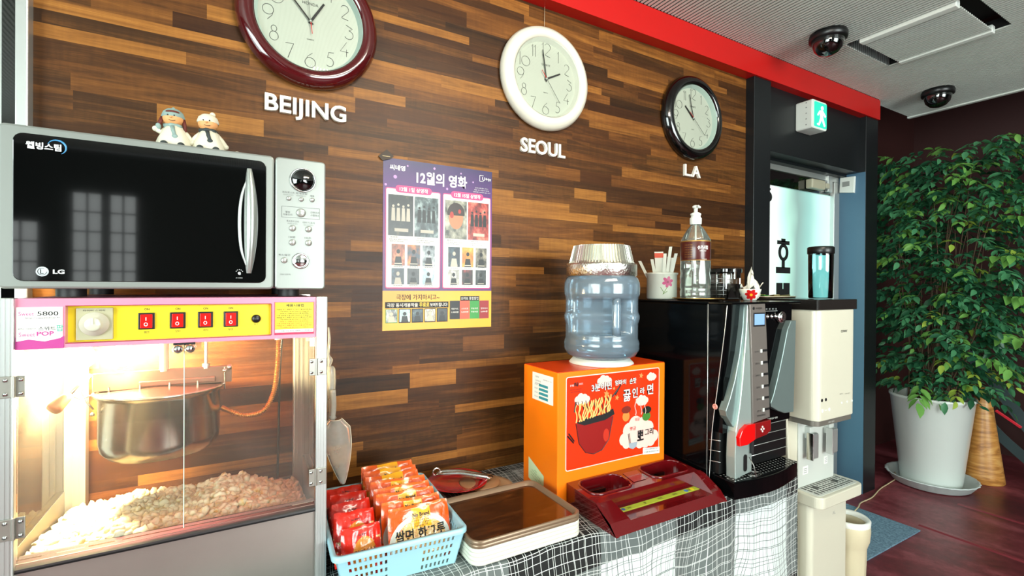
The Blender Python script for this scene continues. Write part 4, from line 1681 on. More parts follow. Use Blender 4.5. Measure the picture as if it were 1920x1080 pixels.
wall_panel((BX0, BY0, 0), (BX1, BY0, 0), 22, (.37, .63))
wall_panel((BX1, BY0, 0), (BX1, BY1, 0), 26)
wall_panel((BX1, BY1, 0), (BX0, BY1, 0), 22)
wall_panel((BX0, BY1, 0), (BX0, BY0, 0), 26)
b = MB(m_bask)
o_ = rrect(BX0 - .006, BX1 + .006, BY0 - .006, BY1 + .006, .018, 6)
i_ = rrect(BX0 + .003, BX1 - .003, BY0 + .003, BY1 - .003, .012, 6)
n = len(o_)
z1 = top
vs = [(p[0], p[1], z1 - .010) for p in o_] + [(p[0], p[1], z1 - .001) for p in o_] + [((p[0] * .8 + q[0] * .2), (p[1] * .8 + q[1] * .2), z1 + .001) for p, q in zip(o_, i_)] + [(p[0], p[1], z1 + .001) for p in i_] + [(p[0], p[1], z1 - .008) for p in i_]
fs = []
for r_ in range(4):
    for k in range(n):
        fs.append((r_ * n + k, r_ * n + (k + 1) % n, (r_ + 1) * n + (k + 1) % n, (r_ + 1) * n + k))
b.add(vs, fs, True)
part(b, 'rim', t_, local=True)
part(MB(m_bask).box(BX0 + ins, BX1 - ins, BY0 + ins, BY1 - ins, 0, .003, .001), 'base', t_, local=True)


def in_basket(x, y, z):
    p = Matrix.Rotation(radians(-2.8), 4, 'Z') @ Vector((x - .3105, (y - 1.1505) * .98, 0))
    return p.x + .3225, p.y + 1.187, .6065 + (z - .606) * .6


# pack = pillow of printed film with a crimped top
def pack_surface(u, v, W, H, T, seed):
    """u,v in 0..1 -> x (width), bulge, z"""
    x = (u - .5) * W
    pinch = 1 - .05 * (abs(2 * v - 1) ** 3)
    e = max(0, 1 - abs(2 * u - 1) ** 3.2) * max(0, 1 - abs(2 * v - 1) ** 4)
    wr = noise.noise(Vector((u * 5, v * 3, seed))) * .0035 + noise.noise(Vector((u * 16, v * 5, seed + 4))) * .0016
    wr *= .35 + e
    if v > .92:
        wr += .0012 * sin(u * 150)
    return x * pinch, T * e ** .75 + wr, v * H + .003 * noise.noise(Vector((u * 4, seed, 2))) * v


def pack_material(kind, seed):
    t = NT('%s_film_%d' % (kind, seed))
    uv = t.sep(t.coord('UV'))
    u, v = uv[0], uv[1]
    wn = t.noise(t.coord(), 16, 3)
    if kind == 'orange_noodle':
        col = t.mix(t.math('GREATER_THAN', wn, .6), '#e25412', '#f07a1e')
        du = t.math('SUBTRACT', u, .5)
        dv = t.math('MULTIPLY', t.math('SUBTRACT', v, .36), 1.0)
        r = t.math('SQRT', t.math('ADD', t.math('MULTIPLY', du, du), t.math('MULTIPLY', dv, dv)))
        food = t.ramp(t.noise(t.mapv(t.coord('UV'), (1, 1, 1)), 24, 4, .7, dist=1.2), [(.3, '#8a4a18'), (.42, '#e0a040'), (.52, '#f0dca0'), (.6, '#d8621c'), (.72, '#f4ead0')])
        col = t.mix(t.math('LESS_THAN', r, .49), col, '#dcdcd2')
        col = t.mix(t.math('LESS_THAN', r, .41), col, food)
        ymask = t.math('MULTIPLY', t.between(u, .36, .68), t.math('GREATER_THAN', v, .60))
        col = t.mix(ymask, col, '#f0a818')
        col = t.mix(t.math('GREATER_THAN', v, .955), col, '#e2661c')
    elif kind == 'cream_noodle':
        col = t.mix(t.math('GREATER_THAN', wn, .5), '#e8a030', '#f0d890')
        col = t.mix(t.math('GREATER_THAN', v, .72), col, '#e25a14')
        ymask = t.math('MULTIPLY', t.between(u, .3, .7), t.math('GREATER_THAN', v, .6))
        col = t.mix(ymask, col, '#f0a818')
    else:
        col = t.mix(t.math('GREATER_THAN', wn, .58), '#cf1f0c', '#e84818')
        n2 = t.noise(t.mapv(t.coord('UV'), (1, 1, 1), (seed, 0, 0)), 5, 2)
        col = t.mix(t.math('MULTIPLY', t.math('GREATER_THAN', n2, .6), t.math('LESS_THAN', v, .75)), col, '#e0b070')
        du = t.math('SUBTRACT', u, .55)
        dv = t.math('MULTIPLY', t.math('SUBTRACT', v, .42), .8)
        r = t.math('SQRT', t.math('ADD', t.math('MULTIPLY', du, du), t.math('MULTIPLY', dv, dv)))
        col = t.mix(t.math('LESS_THAN', r, .3), col, '#d8842a')
    t.set(color=col, rough=.22, spec=.6, coat=.5)
    t.bump(t.noise(t.mapv(t.coord(), (1, 1, 1)), 45, 3, .6, dist=1), .35, .004)
    return t.m


pm = {k: pack_material(k, 1) for k in ('orange_noodle', 'cream_noodle', 'red_snack')}


def snack_pack(x, y, z, W, H, T, lean, yaw, kind, label, group, seed, words):
    x, y, z = in_basket(x, y, z)
    yaw -= radians(2.8)
    t_ = thing('snack_pack', label, 'snack pack', (x, y, z), yaw, group=group)
    nu, nv = 26, 26
    Q = Matrix.Rotation(-lean, 4, 'X')
    vs, fs, uvs = [], [], []
    for s in (1, -1):
        o = len(vs)
        for i in range(nu + 1):
            for j in range(nv + 1):
                u, v = i / nu, j / nv
                px, bulge, pz = pack_surface(u, v, W, H, T, seed)
                edge = i in (0, nu) or j in (0, nv)
                yy = -s * max(bulge if not edge else 0, .0003) if not edge else 0
                vs.append(tuple(Q @ Vector((px, yy, pz))))
                uvs.append((u, v))
        for i in range(nu):
            for j in range(nv):
                a = o + i * (nv + 1) + j
                q = (a, a + nv + 1, a + nv + 2, a + 1)
                fs.append(q if s > 0 else q[::-1])
    b = MB(pm[kind]).add(vs, fs, True, uvs)
    part(b, 'film_pouch', t_, local=True)
    b = MB(m_ink)

    def wrap(X, Y, Z):
        u, v = X / W + .5, Y / H
        px, bulge, pz = pack_surface(min(max(u, 0), 1), min(max(v, 0), 1), W, H, T, seed)
        p = Q @ Vector((px, -max(bulge, .0003) - .0007, pz))
        return (p.x, p.z, -p.y)       # FACE_Y maps (x,y,z)->(x,-z,y)
    for (body, u, v, w_, h_, bo) in words:
        write(b, body, (u - .5) * W, v * H, w=w_, h=h_, fun=wrap, bold=bo)
    part(b, 'film_lettering', t_, local=True)
    return t_


wo = [('No Brand', .52, .86, .042, .0078, .02)]
rowr = [
    # y, x, z, lean
    (1.018, .364, .606, radians(16), 'orange_noodle', 'nearest orange noodle pack showing a bowl of noodles, at the front right of the basket'),
    (1.048, .356, .616, radians(17), 'orange_noodle', 'second orange noodle pack, just behind the nearest one in the basket'),
    (1.085, .350, .622, radians(18), 'orange_noodle', 'third orange noodle pack from the front of the basket'),
    (1.120, .352, .624, radians(18), 'orange_noodle', 'fourth orange noodle pack from the front of the basket'),
    (1.155, .350, .630, radians(20), 'orange_noodle', 'orange noodle pack fifth from the front, in the middle of the row'),
    (1.192, .346, .632, radians(22), 'cream_noodle', 'third from the back of the orange and cream noodle packs'),
    (1.226, .346, .636, radians(24), 'cream_noodle', 'second from the back of the orange and cream noodle packs'),
    (1.258, .348, .642, radians(26), 'cream_noodle', 'rearmost orange noodle pack against the back rim of the basket'),
]
for i, (y, x, z, ln, kd, lab) in enumerate(rowr):
    ws = [('No Brand', .52, .86 if i else .83, .040, .0078, .025)]
    if i == 0:
        ws = [('No Brand', .52, .83, .040, .0085, .025), ('쌀면 한그릇', .5, .50, .118, .028, .02), ('맛있는 쌀로 만든 면', .52, .775, .036, .004, 0), ('진하고 담백한 국물', .52, .73, .036, .004, 0), ('노브랜드 쌀면', .52, .685, .036, .004, 0), ('담백한 맛', .52, .64, .030, .004, 0)]
    snack_pack(x, y, z, .146, .124, .009, ln, radians([0, 2, -2, 1, -1, 2, -2, 1][i]), kd, lab, 'noodle packs in the basket', 3 + i * 1.7, ws)
rowl = [
    (1.012, .232, .610, .086, .105, radians(14), 'front red snack pack with a round orange print, at the near left of the basket'),
    (1.05, .222, .628, .09, .112, radians(18), 'second red snack pack from the front, left side of the basket'),
    (1.10, .226, .630, .09, .112, radians(22), 'third red snack pack from the front, left side of the basket'),
    (1.155, .226, .636, .09, .108, radians(30), 'fourth red snack pack from the front, left side of the basket'),
    (1.215, .232, .648, .095, .1, radians(42), 'rearmost red snack pack, leaning far back at the left of the basket'),
]
for i, (y, x, z, W, H, ln, lab) in enumerate(rowl):
    ws = [('No Brand', .52, .84, .018, .0035, .02)]
    if i == 0:
        ws += [('라면스낵', .56, .50, .045, .014, .01), ('매콤한 맛', .56, .40, .028, .004, 0)]
    snack_pack(x, y, z, W, H, .010, ln, radians([3, -2, 2, -3, 4][i]), 'red_snack', lab, 'red snack packs in the basket', 31 + i * 2.3, ws)

# ================================================================== PLATES, TONGS, TRAYS
b = MB(M('pale_wooden_board', '#c9a37c', .4, coat=.3))
pr = [(0, 0), (.084, 0), (.087, .002), (.0885, .006), (.087, .008), (.072, .0075), (.068, .005), (0, .005)]
b.lathe(pr, (.682, 1.35, .6025), 48)
solo(b, 'round_plate', 'round beige plate under the red dish behind the trays', 'plate', (.682, 1.35, .6025))
b = MB(M('beige_lid', '#b98f68', .35, coat=.3)).lathe([(0, 0), (.06, 0), (.066, .005), (.062, .009), (0, .010)], (.672, 1.375, .6112), 48)
solo(b, 'coaster', 'smaller round beige disc lying on the beige plate', 'coaster', (.682, 1.375, .6112))
m_reddish = M('red_translucent_dish', '#c4101a', .1, coat=1.0)
b = MB(m_reddish)
b.lathe([(0, 0), (.04, 0), (.062, .006), (.088, .018), (.094, .020), (.092, .022), (.064, .010), (.04, .004), (0, .004)], (.600, 1.386, .6125), 48)
dish = solo(b, 'red_dish', 'glossy dark red shallow dish holding the chrome tongs', 'dish', (.600, 1.386, .6125))
t_ = thing('tongs', 'chrome serving tongs resting across the red dish', 'tongs', (.62, 1.40, .63))
for i, dy in enumerate((-.010, .010)):
    b = MB(m_chrome)
    P_ = smooth_path([(.545, 1.425, .645), (.565, 1.418 + dy, .650), (.61, 1.40 + dy, .649), (.655, 1.376 + dy * .9, .641), (.69, 1.356 + dy * .6, .634)], 8)
    b.tube(P_, .0085, 10, rf=lambda t: .6 + .5 * t)
    part(b, 'arm', t_)
b = MB(m_chrome).tube([(.545 + .012 * cos(a), 1.425, .655 + .012 * sin(a)) for a in [radians(30 * k) for k in range(13)]], .003, 8)
part(b, 'spring_loop', t_)
b = MB(m_chrome).sphere((.692, 1.355, .634), .013, (1.3, .9, .5))
part(b, 'grip_tip', t_)

# trays: one of brown wood print on a stack of cream ones
m_crtray = M('cream_tray', '#dfe0cf', .35, coat=.3)
TXa, TXb, TYa, TYb = .459, .768, .968, 1.214


def tray(z, mat, label, name='serving_tray', dx=0.0, inner=None, h=.014, group=None):
    cx, cy = (TXa + TXb) / 2 + dx, (TYa + TYb) / 2
    t_ = thing(name, label, 'tray', (cx, cy, z), group=group)
    b = MB(mat)
    loops = []
    for (off, zz) in ((.020, 0), (.010, .0055), (.0006, .0062), (0, .0075), (0, h), (.002, h + .0015), (.005, h + .001), (.009, h - .002), (.015, .0045)):
        loops.append([(p[0] + dx, p[1], z + zz) for p in rrect(TXa + off, TXb - off, TYa + off, TYb - off, max(.028 - off * .4, .008), 6)])
    n = len(loops[0])
    vs = [p for l in loops for p in l]
    fs = [(r_ * n + k, r_ * n + (k + 1) % n, (r_ + 1) * n + (k + 1) % n, (r_ + 1) * n + k) for r_ in range(len(loops) - 1) for k in range(n)]
    b.add(vs, fs, True)
    b.add(loops[0], [list(range(n))[::-1]])
    b.add(loops[-1], [list(range(n))])
    part(b, 'rim', t_)
    if inner:
        l = [(p[0] + dx, p[1]) for p in rrect(TXa + .0145, TXb - .0145, TYa + .0145, TYb - .0145, .021, 6)]
        part(MB(inner).prism(l, z + .0046, z + .0056, 'Z'), 'surface', t_, label='dark wood print surface')
    return t_


for k, lab in enumerate(('lowest cream tray of the stack, lying on the checked cloth', 'second cream tray from the bottom of the stack', 'third cream tray from the bottom of the stack', 'fourth cream tray from the bottom, under the top trays')):
    tray(.6025 + k * .0096, m_crtray, lab, group='stacked cream trays')
t = NT('tray_wood_print')
c = t.coord()
n_ = t.noise(t.mapv(c, (3, 14, 3), rot=(0, 0, .35)), 3, 5, .6, dist=1)
t.set(color=t.ramp(n_, [(.3, '#2a1409'), (.55, '#4a2610'), (.75, '#6b3a18')]), rough=.18, coat=.4)
m_brim = M('bronze_tray_rim', '#86705a', .3, .3)
tray(.6025 + 4 * .0096, m_brim, 'brown tray second from the top, below the topmost brown tray', inner=t.m, group='brown trays on the stack')
tray(.6025 + 5 * .0096 - .001, m_brim, 'topmost brown wood print tray with beige edge', inner=t.m, group='brown trays on the stack')
# ================================================================== RAMEN COOKER (orange box, red drip tray) AND WATER JUG
RZ = radians(2.0)
t_ = thing('ramen_cooker', 'orange box shaped instant noodle cooker with red serving tray on the cloth', 'ramen cooker', (1.02, 1.22, .602))
m_or = M('orange_box_paint', '#f47a10', .3, var=.02)
m_or2 = M('deep_orange_paint', '#e2420c', .3, var=.02)
bx = (.8035, 1.2385, 1.135, 1.325, .603, .990)
part(MB(m_or).box(*bx, .003), 'housing', t_)
part(MB(m_or2).box(bx[0] + .002, bx[1] - .002, bx[2] + .002, bx[3] - .002, .9895, .9912), 'top_sheet', t_)
m_decal = M('decal_red_orange', '#e0340e', .25, var=.02, coat=.3)
m_pk = M('decal_pale_pink', '#f0c8bc', .35)
YD = 1.1345
b = MB(m_pk)
flat(b, rrect(.8315, 1.2125, .699, .976, .008), YD)
b.m(m_decal)
flat(b, rrect(.8345, 1.2095, .702, .973, .006), YD - .0003)
part(b, 'front_decal', t_, label='red orange front print with pale border')
# steaming noodle bowl picture (plain)
b = MB(M('bowl_red', '#8e1410', .35))
y1 = YD - .0006
bw = [(.868, .835), (.880, .775), (.905, .744), (.935, .735), (.968, .742), (.995, .77), (1.012, .84)]
flat(b, bw, y1)
b.m(m_ink)
b.tube([(p[0], y1 - .0003, p[1]) for p in bw], .0012, 4, smooth=False)
for a_, b_ in (((.842, .81), (.862, .785)), ((.838, .803), (.86, .78)), ((1.02, .905), (1.042, .935)), ((1.008, .90), (1.034, .925)), ((.862, .87), (.868, .90))):
    b.tube([(a_[0], y1 - .0004, a_[1]), (b_[0], y1 - .0004, b_[1])], .0022, 5, smooth=False)
flat(b, [(.868, .838), (.90, .846), (.97, .85), (1.012, .864), (1.018, .845), (.98, .832), (.90, .826)], y1 - .0004)
b.m(M('bowl_shine', '#c0301c', .35))
flat(b, circ(.985, .785, .012, 16, .02), y1 - .0002)
part(b, 'bowl_picture', t_)
b = MB(M('noodle_yellow', '#e0b868', .4))
R = random.Random(4)
for k in range(20):
    x = .872 + .0068 * k
    P_ = [(x + R.uniform(-.006, .006) + .004 * sin(q * 1.7 + k), y1 - .0008 - .0002 * (k % 3), .838 + q * .013 + (k * .001)) for q in range(5)]
    b.tube(smooth_path(P_, 4), .0021, 5, smooth=False)
part(b, 'noodle_picture', t_)
b = MB(m_ink)
for k in range(9):
    x = .878 + .0145 * k
    b.tube([(x, y1 - .0003, .842), (x + .006, y1 - .0003, .87), (x - .003, y1 - .0003, .9)], .0012, 4, smooth=False)
part(b, 'noodle_outline', t_)


def cloud(b, cx, cz, s, y):
    for dx, dz, r in ((-.018, 0, .011), (-.006, .006, .013), (.008, .004, .012), (.019, -.001, .010), (0, -.006, .012), (.012, -.007, .010), (-.012, -.007, .010)):
        flat(b, circ(cx + dx * s, cz + dz * s, r * s, 14), y)
        y -= .00006


b = MB(m_pk)
for cx, cz, s in ((.977, .952, 1.0), (.892, .905, 1.0), (1.176, .948, .75), (1.135, .875, .95)):
    b = MB(m_pk)
    cloud(b, cx, cz, s, YD - .0005)
    part(b, 'cloud_picture', t_)
b = MB(m_pk)
cloud(b, 1.12, .785, 2.3, YD - .00035)
cloud(b, 1.15, .755, 2.0, YD - .00075)
cloud(b, 1.09, .76, 1.8, YD - .00115)
part(b, 'cloud_picture', t_)
b = MB(M('star_orange', '#f08a4a', .4))
for cx, cz, s in ((1.13, .955, .010), (.985, .912, .012), (1.028, .895, .009), (1.015, .925, .006)):
    flat(b, [(cx + (s if k % 2 == 0 else s * .45) * sin(k * pi / 5 + .2), cz + (s if k % 2 == 0 else s * .45) * cos(k * pi / 5 + .2)) for k in range(10)], YD - .0005)
part(b, 'star_pictures', t_)
# two plain vegetable shapes and a small bowl instead of figures
b = MB(M('carrot_orange', '#d8843a', .4))
flat(b, circ(1.065, .832, .015, 20, .016), y1 - .001)
b.m(M('tomato_red', '#7a2416', .4))
flat(b, circ(1.066, .853, .02, 9, .012), y1 - .0012)
part(b, 'carrot_picture', t_)
b = MB(M('pepper_green', '#3f7a2c', .4))
flat(b, circ(1.153, .822, .018, 20, .015), y1 - .0012)
b.m(M('leaf_dark', '#141c12', .4))
flat(b, circ(1.155, .842, .020, 11, .012), y1 - .0014)
part(b, 'pepper_picture', t_)
b = MB(M('picture_bowl_grey', '#9aa6b0', .4))
flat(b, [(1.076, .745), (1.08, .73), (1.095, .724), (1.11, .73), (1.114, .745)], y1 - .0012)
b.m(m_ink)
b.tube([(1.079, y1 - .0016, .745), (1.074, y1 - .0016, .775)], .0009, 4)
b.tube([(1.084, y1 - .0016, .745), (1.078, y1 - .0016, .777)], .0009, 4)
part(b, 'small_bowl_picture', t_)
b = MB(m_pk)
for x in (1.105, 1.13, 1.147):
    b.tube([(x + .003 * sin(k * 1.2), YD - .0016, .83 + .0075 * k) for k in range(8 if x < 1.11 else 6)], .0012, 4, smooth=False)
part(b, 'steam_pictures', t_)
for (nm, mat, bo, yy) in (('title_outline', m_ink, .06, YD - .0014), ('title_lettering', m_pw, .02, YD - .002)):
    b = MB(mat)
    oo = (0, yy, 0)
    write(b, '3분이면', .965, .936, w=.078 + bo * .03, h=.024 + bo * .03, org=oo, bold=bo, rot=.02)
    write(b, '엄마의', 1.041, .942, w=.045 + bo * .03, h=.016 + bo * .03, org=oo, bold=bo, rot=.0)
    write(b, '손맛', 1.093, .942, w=.028 + bo * .03, h=.018 + bo * .03, org=oo, bold=bo, rot=0)
    write(b, '끓', 1.068, .898, w=.030 + bo * .04, h=.037 + bo * .03, org=oo, bold=bo)
    write(b, '인', 1.102, .903, w=.022 + bo * .04, h=.031 + bo * .03, org=oo, bold=bo)
    write(b, '라', 1.134, .906, w=.019 + bo * .04, h=.020 + bo * .03, org=oo, bold=bo)
    write(b, '면', 1.169, .908, w=.026 + bo * .04, h=.033 + bo * .03, org=oo, bold=bo)
    part(b, nm, t_)
b = MB(m_ink)
oo = (0, YD - .0022, 0)
write(b, '뽀', 1.127, .763, w=.028, h=.034, org=oo, bold=.03)
write(b, '그리', 1.165, .770, w=.038, h=.022, org=oo, bold=.02)
write(b, '뽀글', .868, .952, w=.016, h=.012, org=oo, bold=.03)
write(b, '즉석 조리 라면조리기', .868, .937, w=.046, h=.004, org=oo)
write(b, '끓인 라면 자판기', .868, .930, w=.04, h=.004, org=oo)
part(b, 'brand_lettering', t_)
b = MB(m_pw)
write(b, '신개념', .852, .95, w=.014, h=.006, org=oo)
write(b, '조리기', .885, .952, w=.014, h=.006, org=oo)
b.m(M('print_red', '#c8281c', .4))
write(b, '보글', 1.113, .817, w=.02, h=.010, org=oo)
write(b, '뽀글', 1.094, .79, w=.026, h=.012, org=oo)
part(b, 'small_lettering', t_)
b = MB(m_paper)
flat(b, [(1.138, .720), (1.138, .699), (1.213, .692), (1.213, .713)], YD - .002)
b.m(m_ink)
write(b, '한국인의 입맛에 맞춘 조리기', 1.176, .7125, w=.062, h=.0045, org=(0, YD - .0024, 0), rot=-.08, bold=.01)
write(b, '뜨거운물 조심 안전하게 드세요', 1.176, .7035, w=.066, h=.0045, org=(0, YD - .0024, 0), rot=-.08, bold=.01)
part(b, 'caution_strip', t_)
# side stickers (on the -X face); local x runs towards -Y
XS = .8033
b = MB(m_paper)


def side(b, y0, y1, z0, z1, x=XS):
    return b.quad((x, y1, z0), (x, y0, z0), (x, y0, z1), (x, y1, z1))


side(b, 1.158, 1.272, .890, .974)
b.m(M('teal_print', '#2f8a9a', .4))
for q in range(4):
    side(b, 1.185, 1.235, .897 + q * .0125, .905 + q * .0125, XS - .0003)
b.m(M('print_blue', '#2c4a7a', .4))
for z, s, w_ in ((.962, '제품명', .02), (.950, '사용방법', .03), (.942, '주의사항', .03)):
    write(b, s, -1.245 if z > .96 else -1.24, z, w=w_, h=.005, face=FACE_X, org=(XS - .0003, 0, 0))
for q in range(4):
    write(b, '전기 용량', -1.25, .901 + q * .0125, w=.018, h=.005, face=FACE_X, org=(XS - .0003, 0, 0))
write(b, '식품의약품안전처 위생', -1.19, .958, w=.045, h=.004, face=FACE_X, org=(XS - .0003, 0, 0))
part(b, 'data_sticker', t_, label='white and blue data sticker')
b = MB(M('mint_sticker', '#c8dcb0', .5))
b.add([(XS - .0002, y, z) for y, z in ((1.292, .635), (1.292, .702), (1.205, .668), (1.205, .612))], [(0, 1, 2, 3)])
b.m(M('green_print', '#3f8a4a', .4))
for q in range(4):
    write(b, ['A/S', '고장 접수 안내', '업소용 조리기 문의', '서비스센터 1588'][q], -1.25, .668 - q * .0085, w=[.012, .05, .06, .055][q], h=.005, face=FACE_X, org=(XS - .0005, 0, 0), rot=-.3)
part(b, 'service_sticker', t_, label='pale green service sticker')

# red tray: solid body with two wells and a notch
m_wine = M('wine_red_plastic', '#5e090e', .16, coat=.7, var=.04)
body = MB(m_wine).prism([(1.262, .603), (1.262, .668), (1.24, .674), (1.02, .660), (1.004, .656), (.946, .628), (.922, .6035), (.925, .602)], .836, 1.272, 'X')
c1 = MB(m_wine).prism(rrect(.860, 1.010, 1.036, 1.120, .028), .628, .70, 'Z')
c2 = MB(m_wine).prism(rrect(1.098, 1.258, 1.040, 1.120, .028), .628, .70, 'Z')
c3 = MB(m_wine).prism([(.905, .624), (1.232, .624), (1.262, .70), (.875, .70)], .90, 1.022, 'Y')
c4 = MB(m_wine).box(.8030, 1.2390, 1.1335, 1.33, .59, .72)
body = cut(body, [c1, c2, c3, c4])
tr = part(body, 'serving_tray', t_, label='wine red tray with two cup wells')
b = MB(m_wine)
for x0, x1, y0, y1 in ((.860, 1.010, 1.036, 1.120), (1.098, 1.258, 1.040, 1.120)):
    P_ = [(p[0], p[1], .6665 + (p[1] - 1.08) * .06 - .002) for p in rrect(x0 - .002, x1 + .002, y0 - .002, y1 + .002, .03, 6)]
    k = MB(m_wine).tube(P_ + [P_[0]], .0032, 8)
    part(k, 'well_lip', tr)
    k = MB(m_gloss_black).box(x0 + .03, x1 - .05, y1 - .016, y1 - .004, .6285, .64, .002)
    part(k, 'well_sensor', tr)
b = MB(m_wine)
b.prism([(.945, .6285), (.921, .602), (.9235, .602), (1.004, .656), (1.02, .66), (1.02, .663), (1.002, .660)], .836, .846, 'X')
part(b, 'edge_rib', tr)
b = MB(m_wine).prism([(.945, .6285), (.921, .602), (.9235, .602), (1.004, .656), (1.02, .66), (1.02, .663), (1.002, .660)], 1.262, 1.272, 'X')
part(b, 'edge_rib', tr)
b = MB(M('lime_strip', '#a8bc3a', .45)).box(.909, 1.228, .985, 1.006, .6242, .6252)
b.m(m_ink)
for i, s in enumerate(('3분', '물', '라면', '끓임', '완료')):
    b.T = Matrix.Translation((.95 + i * .06, .9955, .6256))
    write(b, s, 0, 0, h=.009, face=Matrix.Identity(4))
b.at()
b.m(M('dot_blue', '#2f5aa0', .4)).cyl((.928, .9955, .6252), .006, .0006, 'Z', 14)
b.m(M('dot_blue2', '#3f7ac0', .4)).cyl((1.18, .9955, .6252), .007, .0006, 'Z', 14)
b.m(m_ylw).cyl((1.205, .9955, .6252), .007, .0006, 'Z', 14)
part(b, 'printed_strip', tr, label='lime green printed strip')
b = MB(m_chrome).lathe([(.007, 0), (.006, -.003), (0, -.004)], (.8355, 1.235, .644), 16, 'X')
b.cyl((1.002, 1.045, .6575), .005, .003, 'Z', 12)
part(b, 'bolt', tr)
b = MB(M('hologram_print', '#7a3034', .2, coat=.5)).add([(1.02, 1.05, .6634), (1.07, 1.05, .6634), (1.09, 1.11, .6668), (1.03, 1.11, .6668)], [(0, 1, 2, 3)])
part(b, 'worn_sticker', tr)

# ---- water jug
jx, jy, jz = 1.040, 1.225, .9915
t_ = thing('water_jug', 'translucent blue water jug with white collar upside down on the orange cooker', 'water jug', (jx, jy, jz))
m_jug = NT('blue_polycarbonate')
c = m_jug.coord()
fr = m_jug.node('ShaderNodeFresnel', ins={0: 1.5})
trn = m_jug.node('ShaderNodeBsdfTransparent', ins={0: (.62, .78, .90, 1)})
dif = m_jug.node('ShaderNodeBsdfTranslucent', ins={0: (.50, .68, .85, 1)})
df2 = m_jug.node('ShaderNodeBsdfDiffuse', ins={0: (.50, .66, .80, 1)})
gl = m_jug.node('ShaderNodeBsdfGlossy', ins={'Roughness': .1})
a_ = m_jug.node('ShaderNodeMixShader', ins={0: .5, 1: dif, 2: df2})
a_ = m_jug.node('ShaderNodeMixShader', ins={0: .42, 1: trn, 2: a_})
a_ = m_jug.node('ShaderNodeMixShader', ins={0: m_jug.math('MULTIPLY_ADD', fr, .9, .03), 1: a_, 2: gl})
m_jug.t.links.new(a_, m_jug.out.inputs[0])
m_jug = m_jug.m
pr = [(.05, .012), (.085, .016), (.110, .028), (.121, .046), (.122, .068), (.1185, .078), (.117, .082), (.117, .130), (.119, .136), (.122, .146), (.122, .156), (.118, .166), (.117, .172), (.117, .205), (.118, .215), (.122, .224), (.123, .245), (.1215, .262), (.115, .278), (.10, .288), (.07, .292), (.0, .292)]
K_ = 1.0


def jr(a, h):
    # the hand grip: a flattened hollow on the side facing the room
    g = max(0, min(1, (h - .099) / .006)) * max(0, min(1, (.211 - h) / .006))
    cc = cos(a - radians(-128))
    flat_r = min(1.0, .62 / cc) if cc > .2 else 1.0
    return 1 + (flat_r - 1) * g


pr2 = []
for i in range(len(pr) - 1):
    n = max(1, int(abs(pr[i + 1][1] - pr[i][1]) / .005))
    for k in range(n):
        pr2.append((pr[i][0] + (pr[i + 1][0] - pr[i][0]) * k / n, pr[i][1] + (pr[i + 1][1] - pr[i][1]) * k / n))
pr2.append(pr[-1])
b = MB(m_jug).lathe(pr2, (jx, jy, jz), 160, rfun=jr)
part(b, 'bottle', t_)
gx_, gy_ = jx + .761 * .046 - .649 * .092, jy - .649 * .046 - .761 * .092
b = MB(m_jug).tube([(gx_, gy_, jz + .216), (gx_, gy_, jz + .19), (gx_, gy_, jz + .125), (gx_, gy_, jz + .094)], .0135, 16)
part(b, 'grip_bar', t_)
b = MB(glass('jug_water', (.72, .86, .93), 1.33, .0, scale=1.0))
b.lathe([(0, .018), (.085, .021), (.107, .033), (.116, .05), (.117, .066), (.113, .078), (.112, .1)], (jx, jy, jz), 64)
b.lathe([(.112, .1), (0, .1)], (jx, jy, jz), 64, smooth=False)
part(b, 'water', t_)
b = MB(m_white).lathe([(.102, 0), (.105, .002), (.096, .012), (.088, .020), (.07, .022), (.06, .02)], (jx, jy, jz), 48)
part(b, 'collar', t_, label='white collar')
t_ = thing('foil_lid', 'fluted silver foil cup capping the blue water jug', 'foil cap', (jx, jy, jz + .292))
m_foil = M('crinkled_foil', '#f0eee4', .24, 1.0, bump=1.0, bscale=140, var=.05)
b = MB(m_foil).lathe([(.110, -.010), (.1145, -.006), (.1145, .026), (.1135, .032), (.104, .033)], (jx - .002, jy, jz + .292), 64)
part(b, 'crinkled_band', t_)
b = MB(M('fluted_foil', '#f2f0e6', .2, 1.0, var=.04)).lathe([(.1035, .033), (.100, .040), (.0885, .0895), (.086, .091), (.0, .091)], (jx - .002, jy, jz + .292), 264, smooth=False, rfun=lambda a, h: 1 + (.045 * sin(66 * a + .78) if h < .0905 else 0))
part(b, 'fluted_cap', t_)
# ================================================================== COFFEE MACHINE
t_ = thing('coffee_machine', 'tall black coffee machine with silver cheeks, red nozzle cover and perforated tray', 'coffee machine', (1.47, 1.15, .602))
m_cbk = M('coffee_black_gloss', '#050607', .1, spec=.13, var=.02)
b = MB(m_cbk)
b.box(1.284, 1.655, 1.004, 1.338, .603, 1.188, .004)
part(b, 'cabinet', t_)
b = MB(m_cbk).prism([(1.282, 1.340), (1.282, 1.0), (1.300, .93), (1.655, .925), (1.655, 1.340)], 1.1885, 1.1955, 'Z', .002)
part(b, 'top_plate', t_)
